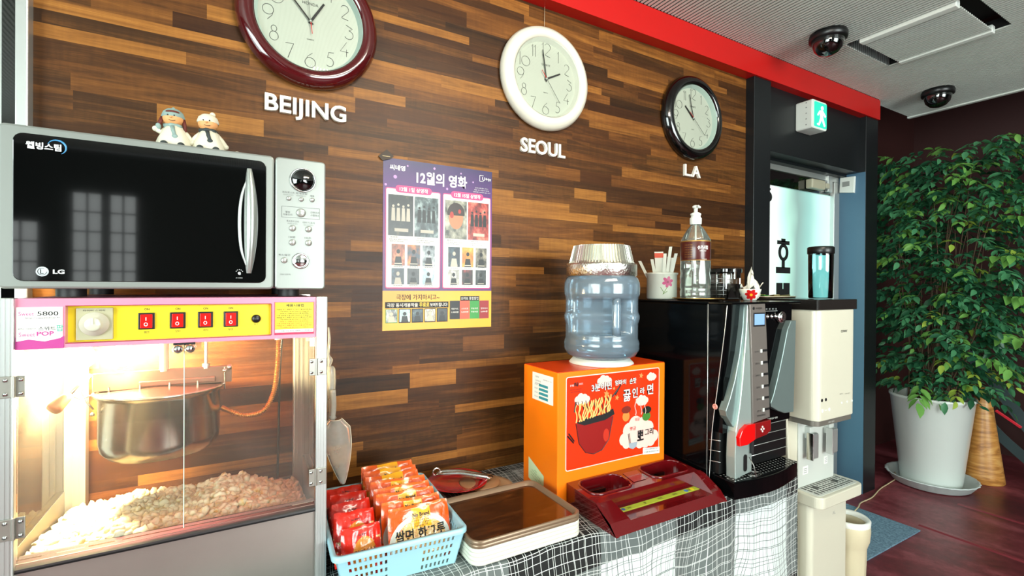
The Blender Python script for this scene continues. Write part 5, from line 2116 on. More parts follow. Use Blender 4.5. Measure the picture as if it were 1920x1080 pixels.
# front shoulder between side and front
b = MB(m_cbk).prism([(1.0035, .66), (1.0035, 1.188), (.936, 1.188), (.945, 1.10), (.965, .95), (.985, .80), (.995, .66)], 1.285, 1.30, 'X')
b.prism([(1.0035, .79), (1.0035, 1.188), (.955, 1.188), (.96, .79)], 1.30, 1.655, 'X')
part(b, 'front_shell', t_)
m_line = M('chrome_and_highlight_line', '#d8dcda', .2, .6)
b = MB(m_line)
b.tube([(1.2835, 1.003, 1.188), (1.2835, 1.003, .62)], .0012, 6)  # highlight along the side's front edge, modelled as a thin bright line
part(b, 'edge_line', t_)
b = MB(m_line).tube(smooth_path([(1.2845, .936, 1.186), (1.2845, .945, 1.10), (1.2845, .965, .95), (1.2845, .985, .80), (1.2845, .995, .64)], 8), .0012, 6)
part(b, 'edge_line', t_)
b = MB(M('red_side_button', '#d8281c', .4)).box(1.2805, 1.284, 1.308, 1.324, 1.127, 1.146, .002)
part(b, 'power_rocker', t_)
b = MB(M('pale_lock', '#c98a80', .3)).lathe([(.009, 0), (.008, -.003), (.004, -.003), (.004, -.001), (0, -.001)], (1.284, .975, .872), 20, 'X')
part(b, 'lock', t_)
m_cheek = M('cheek_silver', '#7f8f8d', .32, .55, var=.03)
m_cheek2 = M('cheek_light_silver', '#a9b8b4', .3, .5, var=.03)
YF = .935
# left cheek: sweeps out and back in; outer darker leaf, inner paler column
outL = [(1.373, 1.188), (1.366, 1.12), (1.352, 1.04), (1.330, .96), (1.305, .90), (1.286, .866), (1.292, .848), (1.318, .815), (1.34, .80), (1.36, .83)]
b = MB(m_cheek).prism(outL, YF + .004, YF + .030, 'Y', .002)
part(b, 'cheek', t_)
inL = [(1.374, 1.188), (1.391, 1.0), (1.402, .80), (1.400, .665), (1.320, .655), (1.318, .72), (1.322, .80), (1.338, .87), (1.352, .96), (1.366, 1.09)]
b = MB(m_cheek2).prism(inL, YF - .006, YF + .026, 'Y', .002)
part(b, 'nozzle_column', t_)
outR = [(1.620, 1.13), (1.60, 1.10), (1.575, 1.02), (1.55, .95), (1.525, .89), (1.51, .865), (1.514, .852), (1.55, .835), (1.59, .822), (1.64, .82), (1.65, 1.13)]
b = MB(m_cheek).prism(outR, YF + .002, YF + .026, 'Y', .002)
part(b, 'cheek', t_)
# display column
b = MB(M('display_column_taupe', '#7a736e', .35, .4)).prism([(1.3755, 1.189), (1.4535, 1.190), (1.462, 1.10), (1.484, .826), (1.396, .818), (1.388, 1.0)], YF - .012, YF + .004, 'Y', .0015)
dc = part(b, 'display_column', t_)
yy = YF - .0135
b = MB(m_ink).box(1.392, 1.452, yy, yy + .002, 1.119, 1.1625, .001)
part(b, 'screen_frame', dc)
b = MB(emis('lcd_blue', (.30, .55, .95), 1.1)).box(1.397, 1.447, yy - .0008, yy, 1.124, 1.158)
part(b, 'screen', dc, label='pale blue lit screen')
b = MB(m_ink)
b.prism(circ(1.394, 1.176, .005, 12), yy + .0008, yy + .0014, 'Y')
write(b, 'HANSSEM', 1.420, 1.176, w=.03, h=.006, org=(0, yy + .001, 0))
write(b, 'VENDING', 1.437, .838, w=.045, h=.006, org=(0, yy + .001, 0))
for k in range(6):
    z = 1.042 - k * .0375
    x = 1.424 + k * .0028
    b.box(x + .012, x + .040, yy, yy + .0012, z - .0035, z + .0035)
    write(b, ['밀크커피', '설탕커피', '블랙커피', '고급커피', '율무차', '온수'][k], x - .012, z - .002, w=.022, h=.006, org=(0, yy + .001, 0))
part(b, 'selection_labels', dc)
for k in range(6):
    z = 1.042 - k * .0375
    x = 1.424 + k * .0028
    b = MB(m_white).box(x + .004, x + .012, yy - .002, yy + .001, z - .006, z + .005, .0008)
    part(b, 'selection_button', dc)
# right controls
for k in range(4):
    b = MB(m_chrome).lathe([(.0075, 0), (.0075, -.004), (.0055, -.006), (.0035, -.003), (0, -.003)], (1.487 + k * .0225, .953, 1.1465), 20, 'Y')
    part(b, 'round_button', t_)
b = MB(m_chrome).lathe([(.021, 0), (.021, -.006), (.017, -.011), (.013, -.008), (.011, -.011), (.006, -.012), (0, -.010)], (1.5835, .953, 1.143), 36, 'Y')
part(b, 'selector_ring', t_)
b = MB(m_line).box(1.478, 1.565, .951, .953, 1.163, 1.165)
for k in range(5):
    b.box(1.485 + k * .018, 1.488 + k * .018, .951, .953, 1.168, 1.173)
part(b, 'control_marks', t_)
# red nozzle cover
b = MB(M('bright_red_cover', '#d40d0c', .2, coat=.6)).prism([(1.325, .758), (1.322, .785), (1.335, .805), (1.362, .8185), (1.400, .8175), (1.400, .768), (1.362, .757)], YF - .018, YF + .01, 'Y', .002)
b.m(M('dark_red_cover', '#7c1112', .25, coat=.5)).prism([(1.400, .768), (1.400, .8175), (1.482, .8185), (1.482, .785), (1.46, .774)], YF - .017, YF + .01, 'Y', .002)
rc = part(b, 'nozzle_cover', t_, label='red nozzle cover')
b = MB(m_white)
for dx, dz in ((0, .007), (0, -.007), (.006, 0), (-.006, 0)):
    b.prism(circ(1.436 + dx, .796 + dz, .0032, 10), YF - .0185, YF - .017, 'Y')
part(b, 'cover_emblem', rc)
b = MB(m_black).cyl((1.392, YF - .012, .725), .006, .04, 'Z', 14)
part(b, 'spout', t_)
b = MB(m_ink).prism(rrect(1.358, 1.374, .672, .724, .007, 4), YF - .008, YF - .004, 'Y')
part(b, 'column_slot', t_)
# brewing bay with shelf lines
b = MB(m_black).box(1.30, 1.655, .972, 1.0035, .66, .79)
part(b, 'bay_back', t_)
for k in range(4):
    z = .785 - k * .031
    b = MB(m_line).tube([(1.405 if k else 1.49, .968, z), (1.65, .968, z)], .0013, 6)
    part(b, 'shelf_line', t_)
for k in range(3):
    z = .765 - k * .033
    part(MB(m_line).tube([(1.2845, .996, z), (1.2845, .955, z + .006)], .0008, 5), 'hook_line', t_)
b = MB(m_white)
write(b, '동전투입구 반환', 1.545, .8065, w=.06, h=.006, org=(0, .953, 0))
part(b, 'bay_lettering', t_)
# drip tray
outl = [(1.297, .9995), (1.290, .912)] + [(1.290 + (1.640 - 1.290) * k / 12, .912 - .024 * sin(pi * k / 12) + .012 * k / 12) for k in range(1, 13)] + [(1.640, .9995)]
b = MB(m_cbk).prism(outl, .604, .657, 'Z', .003)
dt = part(b, 'drip_tray', t_)
b = MB(m_line)
hx = []
for i in range(22):
    for j in range(7):
        x = 1.302 + i * .0152 + (j % 2) * .0076
        y = .992 - j * .0125
        if y > .902 - .02 * sin(pi * (x - 1.29) / .35) + .008 and x < 1.635:
            b.add([(x + .0032 * cos(a * pi / 3), y + .0032 * sin(a * pi / 3), .6574) for a in range(6)], [list(range(6))])
b.m(m_steel)
part(b, 'grid_pattern', dt)
b = MB(m_steel)
for r_ in (.018, .012):
    b.tube([(1.405 + 1.5 * r_ * cos(a), .925 + r_ * sin(a), .6585) for a in [2 * pi * k / 24 for k in range(25)]], .0012, 5)
b.box(1.39, 1.42, .9235, .9265, .6575, .6595)
b.tube([(1.366, .915, .72), (1.366, .90, .70), (1.368, .893, .665)], .0015, 6)
part(b, 'drain_ring', dt)

# ================================================================== WATER PURIFIER
m_pur_w = M('purifier_beige_white', '#d0ccb9', .35, coat=.2, var=.02)
m_pur_g = M('purifier_pale_grey', '#c6c9c2', .4, var=.02)
t_ = thing('water_purifier', 'beige floor standing water purifier with dark top and drip tray', 'water purifier', (1.9, 1.1, 0))
PXL, PXR, PF = 1.768, 2.030, .928
b = MB(m_pur_w).prism(rrect(PXL, PXR, PF, 1.32, .028, 8), .768, 1.1625, 'Z', .003)
part(b, 'upper_cabinet', t_)
b = MB(M('purifier_dark_lid', '#1c1917', .25, coat=.3)).prism(rrect(PXL - .004, PXR + .002, PF - .003, 1.325, .006, 3), 1.1625, 1.200, 'Z', .002)
part(b, 'lid', t_, label='black lid')
b = MB(M('taupe_strip', '#77726a', .35, .3)).prism(rrect(PXL + .004, PXR - .004, PF + .004, 1.1, .026, 8), .7485, .768, 'Z', .002)
part(b, 'underside_strip', t_)
b = MB(m_white)
write(b, '정수 냉수', 1.868, .7575, w=.04, h=.006, org=(0, PF + .0035, 0))
for x in (1.80, 1.845):
    b.prism(circ(x, .8055, .0065, 14), PF - .001, PF, 'Y')
for x in (1.930, 1.967, 2.003):
    b.prism(circ(x, .8195, .0045, 12), PF - .001, PF, 'Y')
b.box(1.815, 1.83, PF - .001, PF, .804, .8065)
part(b, 'button_marks', t_)
b = MB(m_ink)
write(b, 'COWAY', 1.942, 1.083, w=.045, h=.009, org=(0, PF - .0005, 0), bold=.03)
for x in (1.797, 1.822):
    b.prism(circ(x, .843, .0058, 14), PF - .001, PF, 'Y')
write(b, '냉수', 1.925, .853, w=.02, h=.004, org=(0, PF - .0005, 0))
write(b, '온수 정수', 1.97, .85, w=.03, h=.004, org=(0, PF - .0005, 0))
part(b, 'front_print', t_)
# column behind, outward curving side
b = MB(m_pur_w).prism([(PXL, 1.32), (PXL, 1.045), (PXL + .03, 1.015), (PXR + .02, 1.015), (PXR + .02, 1.32)], .46, .749, 'Z', .003)
part(b, 'rear_column', t_)
b = MB(m_pur_g)
b.box(1.800, 2.045, 1.010, 1.0155, .50, .745, .002)
part(b, 'bay_panel', t_)
for x in (1.852, 1.985):
    b = MB(m_alu).box(x - .021, x + .021, .975, .995, .610, .705, .006)
    lv = part(b, 'dispensing_lever', t_)
    b = MB(m_chrome).box(x - .0245, x - .021, .972, .997, .608, .707, .001)
    part(b, 'lever_trim', lv)
    b = MB(m_pur_g).box(x - .012, x + .012, .99, 1.012, .68, .725, .003)
    part(b, 'lever_mount', lv)
for (x, w_, z) in ((1.845, .034, .545), (1.985, .022, .56)):
    b = MB(m_paper).box(x - w_ / 2, x + w_ / 2, 1.0085, 1.0105, z, z + .03)
    b.m(m_grey)
    for q in range(3):
        b.box(x - w_ * .35, x + w_ * .3, 1.008, 1.0086, z + .006 + q * .007, z + .008 + q * .007)
    part(b, 'care_sticker', t_)
b = MB(m_pur_w).prism(rrect(1.783, 2.085, .920, 1.05, .03, 8), .455, .497, 'Z', .004)
tr = part(b, 'drip_tray', t_)
b = MB(m_pur_g).prism(rrect(1.80, 2.07, .935, 1.04, .015, 5), .4968, .4982, 'Z')
part(b, 'tray_grate', tr)
m_slot = M('grate_slot_dark', '#3a3a36', .5)
b = MB(m_slot)
for i in range(13):
    for j in range(4):
        x = 1.815 + i * .0195
        y = .946 + j * .0225
        b.box(x, x + .009, y, y + .0185, .4982, .4986)
for x in (1.87, 2.0):
    b.add([(x + .016 * cos(a), .985 + .011 * sin(a), .4989) for a in [pi * k / 8 for k in range(16)]], [list(range(16))])
part(b, 'grate_slots', tr)
b = MB(m_pur_w).prism(rrect(1.79, 2.045, .958, 1.30, .02, 8), .0, .456, 'Z', .003)
part(b, 'lower_cabinet', t_)
b = MB(m_grey)
write(b, 'AL', 1.945, .40, w=.02, h=.012, org=(0, .9578, 0))
part(b, 'embossed_mark', t_)
b = MB(m_pur_w)
vs = []
side_ = [(1.20, 1.16), (1.12, .97), (1.06, .80), (1.05, .65), (1.06, .50), (1.075, .30), (1.09, .0)]
b.prism([(1.32, 1.16)] + [(y, z) for y, z in ((1.08, 1.16), (1.06, .95), (1.03, .76), (1.02, .60), (1.01, .46), (.99, .25), (.985, 0))] + [(1.32, 0)], PXL - .012, PXL + .002, 'X', .004)
part(b, 'side_fairing', t_)

# ================================================================== THINGS ON THE COFFEE MACHINE
ZC = 1.1963
# gold rimmed plate
gx, gy = 1.376, 1.116
b = MB(M('plate_brown', '#3a2c22', .2, coat=.5))
b.lathe([(0, 0), (.066, 0), (.083, .0055), (.0845, .0065), (.082, .008), (.065, .003), (0, .003)], (gx, gy, ZC), 48)
gp = thing('gold_rim_plate', 'low brown plate with gold rim under the pump bottle', 'plate', (gx, gy, ZC))
part(b, 'plate_body', gp)
b = MB(M('gold_rim', '#c9a35c', .25, .9)).tube([(gx + .084 * cos(a), gy + .084 * sin(a), ZC + .007) for a in [2 * pi * k / 48 for k in range(49)]], .0016, 6)
part(b, 'gold_edge', gp)
# ceramic cup with sticks
cx, cy = 1.372, 1.276
t_ = thing('ceramic_cup', 'white ceramic cup painted with a pink flower, holding sugar sticks', 'cup', (cx, cy, ZC))
m_cer = M('white_ceramic', '#dfe0d4', .25, coat=.4, var=.02)
s_ = 1.04
b = MB(m_cer).lathe([(0, 0), (.050 * s_, 0), (.052 * s_, .004), (.052 * s_, .085 * s_), (.056 * s_, .089 * s_), (.056 * s_, .093 * s_), (.050 * s_, .094 * s_), (.048 * s_, .088 * s_), (.048 * s_, .01), (0, .008)], (cx, cy, ZC), 48)
part(b, 'body', t_)
view = atan2(0 - cy, 0 - cx)


def on_cyl(px, pz, r):
    """point on the cup wall; px metres to the right seen from the room"""
    a = view + px / r
    return (cx + r * cos(a), cy + r * sin(a), pz)


def petal_flower(b, mat1, mat2, ox, oz, s, r, n=6, fn=None):
    fn = fn or on_cyl
    b.m(mat1)
    for k in range(n):
        a = 2 * pi * k / n + .3
        c = (ox + s * .62 * cos(a), oz + s * .62 * sin(a))
        pts = []
        for q in range(10):
            t = 2 * pi * q / 10
            u, v = s * .45 * cos(t), s * .3 * sin(t)
            pts.append(fn(c[0] + u * cos(a) - v * sin(a), c[1] + u * sin(a) + v * cos(a), r + .0004 + .0001 * (k % 2)))
        b.add(pts, [list(range(10))])
    b.m(mat2)
    b.add([fn(ox + s * .25 * cos(2 * pi * q / 10), oz + s * .25 * sin(2 * pi * q / 10), r + .0007) for q in range(10)], [list(range(10))])


b = MB(m_ink)
petal_flower(b, M('flower_pink', '#c0507e', .4), M('flower_heart', '#8e2c54', .4), .022, ZC + .063, .02, .052 * s_)
b.m(M('leaf_paint_green', '#7c9a4a', .4))
for (x0, z0, x1, z1) in ((.02, .045, .004, .018), (.008, .025, -.004, .044), (.006, .02, .02, .03)):
    b.tube([on_cyl(x0 + (x1 - x0) * k / 4, ZC + z0 + (z1 - z0) * k / 4, .0525 * s_) for k in range(5)], .0009, 4)
part(b, 'flower_painting', t_)
m_stick = M('white_sugar_sachet', '#dcdccf', .5, var=.04)
R = random.Random(9)
sticks = [(-.04, -.9, .045, 0), (.0, -.25, .078, 1), (.018, .28, .095, 2), (-.012, -.12, .06, 0), (.03, .12, .055, 0), (.036, .3, .07, 0), (.02, .1, .06, 0), (-.022, -.3, .05, 0), (.010, .02, .07, 0)]
for i, (ox, tilt, h, kind) in enumerate(sticks):
    ux, uy = cos(view + pi / 2), sin(view + pi / 2)
    dep = (i % 3 - 1) * .014
    bx0 = cx + ux * ox * .5 + dep * cos(view)
    by0 = cy + uy * ox * .5 + dep * sin(view)
    tx = bx0 + ux * (ox * .5 + tilt * .045)
    ty = by0 + uy * (ox * .5 + tilt * .045)
    zt = ZC + .098 + h
    b = MB(m_stick)
    wd = .0055 if kind != 1 else .016
    v = Vector((ux, uy, 0))
    n_ = Vector((cos(view), sin(view), 0))
    lo, hi = Vector((bx0, by0, ZC + .015)), Vector((tx, ty, zt))
    th = .0022
    P_ = []
    for p in (lo, hi):
        for s in (-1, 1):
            for q in (-1, 1):
                P_.append(tuple(p + v * wd * s + n_ * th * q))
    b.add(P_, [(0, 1, 3, 2), (4, 6, 7, 5), (0, 4, 5, 1), (2, 3, 7, 6), (0, 2, 6, 4), (1, 5, 7, 3)])
    if kind == 1:
        a_, c_ = lo + (hi - lo) * .86, lo + (hi - lo) * .97
        b.m(M('orange_band', '#d8481c', .5))
        b.add([tuple(p + v * (wd + .0002) * s + n_ * (th + .0003)) for p in (a_, c_) for s in (-1, 1)], [(0, 1, 3, 2)])
    lab = {0: 'slim white sugar stick standing in the ceramic cup', 1: 'wide white sachet with an orange top band in the ceramic cup', 2: 'tallest slim white stick in the ceramic cup'}[kind]
    if i == 0:
        lab = 'slim white stick leaning far left out of the ceramic cup'
    solo(b, 'sugar_stick', lab, 'sugar stick', tuple(lo), group='sugar sticks in the cup')

# pump bottle
px_, py_ = 1.368, 1.122
t_ = thing('pump_bottle', 'clear plastic syrup bottle with white pump and brown label', 'bottle', (px_, py_, ZC + .0034))
zb = ZC + .0036
m_clearb = glass('clear_bottle', (.90, .93, .90), 1.5, .02, scale=1.8, dirt=.18, dirtcol='#d8e4dc')
b = MB(m_clearb).lathe([(0, 0), (.050, 0), (.054, .006), (.054, .030), (.051, .036), (.054, .044), (.054, .09), (.052, .10), (.054, .11), (.054, .145), (.054, .226), (.050, .236), (.032, .268), (.019, .284), (.018, .292)], (px_, py_, zb), 48, rfun=lambda a, h: 1 + (.022 * cos(8 * a) if .01 < h < .14 else 0))
part(b, 'bottle', t_)
b = MB(glass('syrup', (.93, .95, .92), 1.4, .0, scale=.8)).lathe([(0, .004), (.047, .004), (.050, .01), (.049, .12), (0, .12)], (px_, py_, zb), 40)
part(b, 'syrup', t_)
b = MB(M('maroon_label', '#4a1512', .3, coat=.3)).lathe([(.0545, .147), (.0548, .148), (.0548, .222), (.0545, .223)], (px_, py_, zb), 48)
b.m(M('label_gold', '#a8803c', .35, .5)).lathe([(.0549, .219), (.0552, .220), (.0552, .2225), (.0549, .223)], (px_, py_, zb), 48)
b.lathe([(.0549, .147), (.0552, .1475), (.0552, .149), (.0549, .1495)], (px_, py_, zb), 48)
lb = part(b, 'label', t_, label='maroon and gold label')
va = atan2(-py_, -px_)


def wrapb(X, Y, Z):
    a = va + X / .0556
    return (px_ + .0556 * cos(a), zb + Y, -(py_ + .0556 * sin(a)))


b = MB(m_pw)
write(b, '슈가시럽', .028, .196, w=.042, h=.015, fun=wrapb, bold=.03)
write(b, 'SUGAR SYRUP', .028, .183, w=.026, h=.004, fun=wrapb)
write(b, '대용량', .034, .152, w=.02, h=.004, fun=wrapb)
b.m(M('label_gold', '#a8803c', .35, .5))
for q in range(6):
    write(b, '원재료 설탕 정제수', -.026, .206 - q * .009, w=.032, h=.0045, fun=wrapb)
part(b, 'label_lettering', lb)
b = MB(m_white)
b.lathe([(.0205, .288), (.0215, .292), (.0215, .312), (.018, .316), (.017, .322), (.0195, .324), (.0195, .330), (.012, .334), (.010, .334), (.007, .336), (.007, .352), (.0, .353)], (px_, py_, zb), 28, rfun=lambda a, h: 1 + (.03 * sin(14 * a) if h < .314 else 0))
b.sphere((px_, py_, zb + .356), .0125, (1.1, 1, .6))
b.tube([(px_, py_, zb + .356), (px_ - .01, py_ - .02, zb + .356), (px_ - .014, py_ - .030, zb + .349)], .0042, 10)
b.cyl((px_, py_, zb + .12), .0035, .17, 'Z', 10)
part(b, 'pump', t_, label='white pump')
t_.scale = (.9, .9, .89)

# dark glass jar with square lid, holder rack
jx2, jy2 = 1.560, 1.155
t_ = thing('glass_jar', 'clear glass jar with black lid half filled with dark coffee powder', 'jar', (jx2, jy2, ZC))
b = MB(glass('jar_glass', (.80, .83, .82), 1.5, .0, scale=1.6)).prism(rrect(jx2 - .05, jx2 + .05, jy2 - .045, jy2 + .045, .018, 5), ZC + .0005, ZC + .098, 'Z', .003)
part(b, 'jar_body', t_)
b = MB(M('dark_coffee', '#1b120d', .8, bump=.5, bscale=300)).prism(rrect(jx2 - .046, jx2 + .046, jy2 - .041, jy2 + .041, .015, 5), ZC + .004, ZC + .058, 'Z')
part(b, 'coffee_powder', t_)
b = MB(m_gloss_black).prism(rrect(jx2 - .054, jx2 + .054, jy2 - .049, jy2 + .049, .02, 5), ZC + .098, ZC + .114, 'Z', .003)
part(b, 'jar_lid', t_)
b = MB(m_chrome).box(jx2 - .006, jx2 + .006, jy2 - .053, jy2 - .049, ZC + .075, ZC + .113, .001)
b.m(m_gloss_black).box(jx2 + .008, jx2 + .026, jy2 - .053, jy2 - .049, ZC + .078, ZC + .1)
part(b, 'clasp', t_)
b = MB(m_steel)
for q in range(5):
    b.tube([(1.489, 1.20, ZC + .02 + .014 * q), (1.489, 1.13, ZC + .02 + .014 * q), (1.505, 1.10, ZC + .02 + .014 * q)], .0009, 6)
for y in (1.20, 1.13):
    b.tube([(1.489, y, ZC), (1.489, y, ZC + .10)], .0013, 6)
solo(b, 'wire_rack', 'small wire rack between the pump bottle and the glass jar', 'rack', (1.489, 1.15, ZC))

# crumpled tissue
b = MB(M('tissue_white', '#d9d3c4', .9, var=.02))
vs = []
N = 18
for i in range(N + 1):
    for j in range(N + 1):
        u, v = i / N - .5, j / N - .5
        r = sqrt(u * u + v * v)
        n1_ = noise.noise(Vector((u * 5, v * 5, 3)))
        n2_ = noise.noise(Vector((u * 4 + 9, v * 4, 7)))
        vs.append((1.606 + u * .07 + n1_ * .018, 1.070 + v * .035 + n2_ * .012, ZC + .034 + .030 * cos(u * 6) * cos(v * 5) + .065 * max(0, .25 - abs(u + .12)) * 4 * (1 - abs(v)) + n1_ * .014))
b.add(vs, [(i * (N + 1) + j, (i + 1) * (N + 1) + j, (i + 1) * (N + 1) + j + 1, i * (N + 1) + j + 1) for i in range(N) for j in range(N)], True)
sd = solo(b, 'tissue', 'crumpled white tissue beside the jar, behind the flower bowl', 'tissue', (1.606, 1.07, ZC))

# small bowl with a red flower
bx_, by_ = 1.532, 1.028
t_ = thing('flower_bowl', 'small white bowl painted with a red flower on the coffee machine', 'bowl', (bx_, by_, ZC))
prb = [(0, 0), (.022, 0), (.024, .003), (.034, .02), (.040, .040), (.041, .046), (.039, .046), (.032, .022), (.02, .005), (0, .004)]
b = MB(m_cer).lathe(prb, (bx_, by_, ZC), 40)
part(b, 'body', t_)
vb_ = atan2(-by_, -bx_)


def on_bowl(px, pz, r):
    rr = .0245 + (pz - ZC) * .42 + (r - .03) + .0008
    a = vb_ + px / .034
    return (bx_ + rr * cos(a), by_ + rr * sin(a), pz)


b = MB(m_ink)
petal_flower(b, M('flower_red', '#b81414', .35), M('flower_yellow', '#f0a020', .35), .004, ZC + .023, .021, .0305, 7, on_bowl)
part(b, 'flower_painting', t_)
t_.scale = (.86, .86, .86)
# tray of stirring things at the right
t_ = thing('stirrer_tray', 'shallow brown tray with loose wrapped sachets at the right end of the machine tops', 'tray', (1.89, 1.19, 1.2005))
b = MB(M('stirrer_tray_brown', '#4a3a2c', .35)).prism(rrect(1.79, 2.0, 1.13, 1.26, .02, 5), 1.2005, 1.205, 'Z', .002)
part(b, 'tray_body', t_)
b = MB(M('tray_edge_cream', '#d8ccb0', .4)).tube([(p[0], p[1], 1.206) for p in rrect(1.79, 2.0, 1.13, 1.26, .02, 5)] + [(2.0, 1.24, 1.206)], .002, 6)
part(b, 'tray_edge', t_)
R = random.Random(2)
for i, (cc, nm, lab) in enumerate((('#3f7a34', 'green', 'green tea sachet lying in the brown tray'), ('#c9962c', 'yellow', 'yellow tea sachet lying in the brown tray'), ('#8a7a44', 'olive', 'olive sachet lying in the brown tray'), ('#d8d6cc', 'white', 'white sachet lying in the brown tray'), ('#6a6434', 'dark olive', 'dark olive sachet lying in the brown tray'))):
    x, y = 1.83 + i * .033, 1.165 + (i % 2) * .03
    b = MB(M('sachet_%s' % nm.replace(' ', '_'), cc, .4))
    b.T = Matrix.Translation((x, y, 1.2085)) @ Matrix.Rotation(.5 * i, 4, 'Z') @ Matrix.Rotation(.12, 4, 'Y')
    b.box(-.022, .022, -.012, .012, -.0025, .003, .002)
    b.at()
    solo(b, 'tea_sachet', lab, 'sachet', (x, y, 1.206))
# tumbler on the purifier
tx, ty = 1.962, 1.022
t_ = thing('tumbler', 'tall clear blue cylinder with black lid standing on the purifier before the door glass', 'tumbler', (tx, ty, 1.2005))
b = MB(glass('tumbler_plastic', (.55, .78, .80), 1.5, .02, scale=1.5)).lathe([(0, .001), (.038, .001), (.041, .004), (.043, .185), (.0425, .187)], (tx, ty, 1.2005), 40)
part(b, 'cylinder', t_)
b = MB(m_black).lathe([(.044, .172), (.0455, .174), (.0455, .196), (.042, .200), (0, .201)], (tx, ty, 1.2005), 40)
b.box(tx + .03, tx + .049, ty - .012, ty + .012, 1.37, 1.395, .002)
part(b, 'lid', t_)
# ================================================================== FLOOR THINGS AT THE RIGHT
# bin between purifier and door
t_ = thing('waste_bin', 'cream plastic cup bin on the floor right of the water purifier', 'bin', (2.155, 1.008, 0))
m_bin = M('cream_bin_plastic', '#cfc3a4', .4, var=.08)
wx, wy = 2.155, 1.008
bin_prof = [(0, 0), (.054, 0), (.057, .01), (.062, .16), (.063, .20), (.066, .215), (.072, .235), (.075, .27), (.074, .295), (.069, .31), (.063, .305), (.058, .28), (.056, .02), (0, .015)]
b = MB(m_bin).lathe(bin_prof, (wx, wy, 0), 64, rfun=lambda a, h: 1 + (.04 * noise.noise(Vector((cos(a) * 4, sin(a) * 4, h * 18))) if .03 < h < .22 else 0))
part(b, 'body', t_)
b = MB(M('bin_rim_white', '#e2e2da', .35)).lathe([(.074, .294), (.0755, .312), (.070, .318), (.061, .313), (.059, .3)], (wx, wy, 0), 48)
part(b, 'rim', t_)

# thin cable on the floor
b = MB(M('pale_cable', '#c9b490', .5)).tube(smooth_path([(2.62, 1.36, .006), (2.85, 1.345, .006), (3.02, 1.365, .012), (3.12, 1.395, .006), (3.26, 1.40, .005), (3.44, 1.435, .005), (3.60, 1.45, .006), (3.72, 1.46, .012), (3.80, 1.50, .02)], 8), .0035, 8)
solo(b, 'floor_cable', 'thin pale cable running over the floor from the blue door frame to the plant saucer', 'cable', (3.2, 1.4, 0))

# plant
QX, QY = 3.84, 1.325
m_saucer = M('saucer_white_plastic', '#cdd6d4', .45, var=.08)
b = MB(m_saucer).lathe([(0, .002), (.185, .002), (.195, .008), (.225, .052), (.232, .056), (.228, .060), (.218, .054), (.19, .014), (0, .012)], (QX, QY, 0), 96, rfun=lambda a, h: 1 + (.012 * sin(28 * a) if h > .05 else 0))
solo(b, 'plant_saucer', 'round white scalloped saucer on the floor under the plant pot', 'saucer', (QX, QY, 0))
t_ = thing('potted_plant', 'tall bushy green potted plant in a large white pot by the dark red wall', 'potted plant', (QX, QY, .014))
m_pot = M('pot_white_glaze', '#dfe6e0', .3, coat=.3, var=.02)
b = MB(m_pot).lathe([(0, .014), (.148, .014), (.152, .020), (.208, .548), (.214, .552), (.214, .566), (.206, .570), (.198, .562), (.195, .50), (0, .50)], (QX, QY, 0), 64)
part(b, 'pot', t_, label='white glazed pot')
part(MB(M('potting_soil', '#231812', .95, bump=.6)).lathe([(.197, .503), (0, .515)], (QX, QY, 0), 32), 'soil', t_)
R = random.Random(21)
m_stem = M('brown_stem', '#5a4632', .7)
stems = []
b = MB(m_stem)
for i in range(34):
    a, r = R.random() * 2 * pi, .13 * sqrt(R.random())
    p0 = Vector((QX + r * cos(a), QY + r * sin(a), .50))
    a2, r2 = R.random() * 2 * pi, sqrt(R.random())
    tip = Vector((QX + .02 + .20 * r2 * cos(a2), QY - .05 + .31 * r2 * sin(a2), R.uniform(1.25, 2.12)))
    mid = (p0 + tip) / 2 + Vector((R.gauss(0, .03), R.gauss(0, .03), R.uniform(-.1, .1)))
    P_ = smooth_path([p0, mid, tip], 8)
    stems.append(P_)
    b.tube(P_, .0055, 6, rf=lambda t: 1 - .75 * t)
part(b, 'stems', t_)


def leaf_mat(name, c0, c1):
    t = NT(name)
    n = t.noise(t.coord(), 7, 3)
    geo = t.node('ShaderNodeNewGeometry', outp=8) if False else None
    t.set(color=t.mix(n, c0, c1), rough=.38, spec=.4)
    df = t.node('ShaderNodeBsdfTranslucent', ins={0: c1})
    mx = t.node('ShaderNodeMixShader', ins={0: .22, 1: t.b.outputs[0], 2: df})
    t.t.links.new(mx, t.out.inputs[0])
    return t.m


m_leaf = [leaf_mat('leaf_deep_green', '#1d4a2e', '#30694a'), leaf_mat('leaf_mid_green', '#3a7a50', '#5a9a6c'), leaf_mat('leaf_bright_green', '#5c9a4a', '#86b85a'), leaf_mat('leaf_yellow_green', '#8aa83a', '#b4c858')]


def leaf(b, p, d, n, L, W):
    """pointed leaflet folded along its midrib and drooping at the tip"""
    d = d.normalized()
    s = d.cross(n)
    if s.length < .01:
        s = d.orthogonal()
    s.normalize()
    n = s.cross(d)
    pts = []
    for (u, w_) in ((0, .0), (.2, .72), (.45, 1.0), (.72, .72), (1, 0)):
        c = p + d * (L * u) + n * (-.22 * L * u * u)
        if w_ == 0:
            pts.append([c])
        else:
            pts.append([c + s * W * w_ + n * W * .3, c, c - s * W * w_ + n * W * .3])
    vs = [pts[0][0]] + pts[1] + pts[2] + pts[3] + [pts[4][0]]
    fs = [(0, 1, 2), (0, 2, 3), (1, 4, 5, 2), (2, 5, 6, 3), (4, 7, 8, 5), (5, 8, 9, 6), (7, 10, 8), (8, 10, 9)]
    b.add([tuple(v) for v in vs], fs, True)


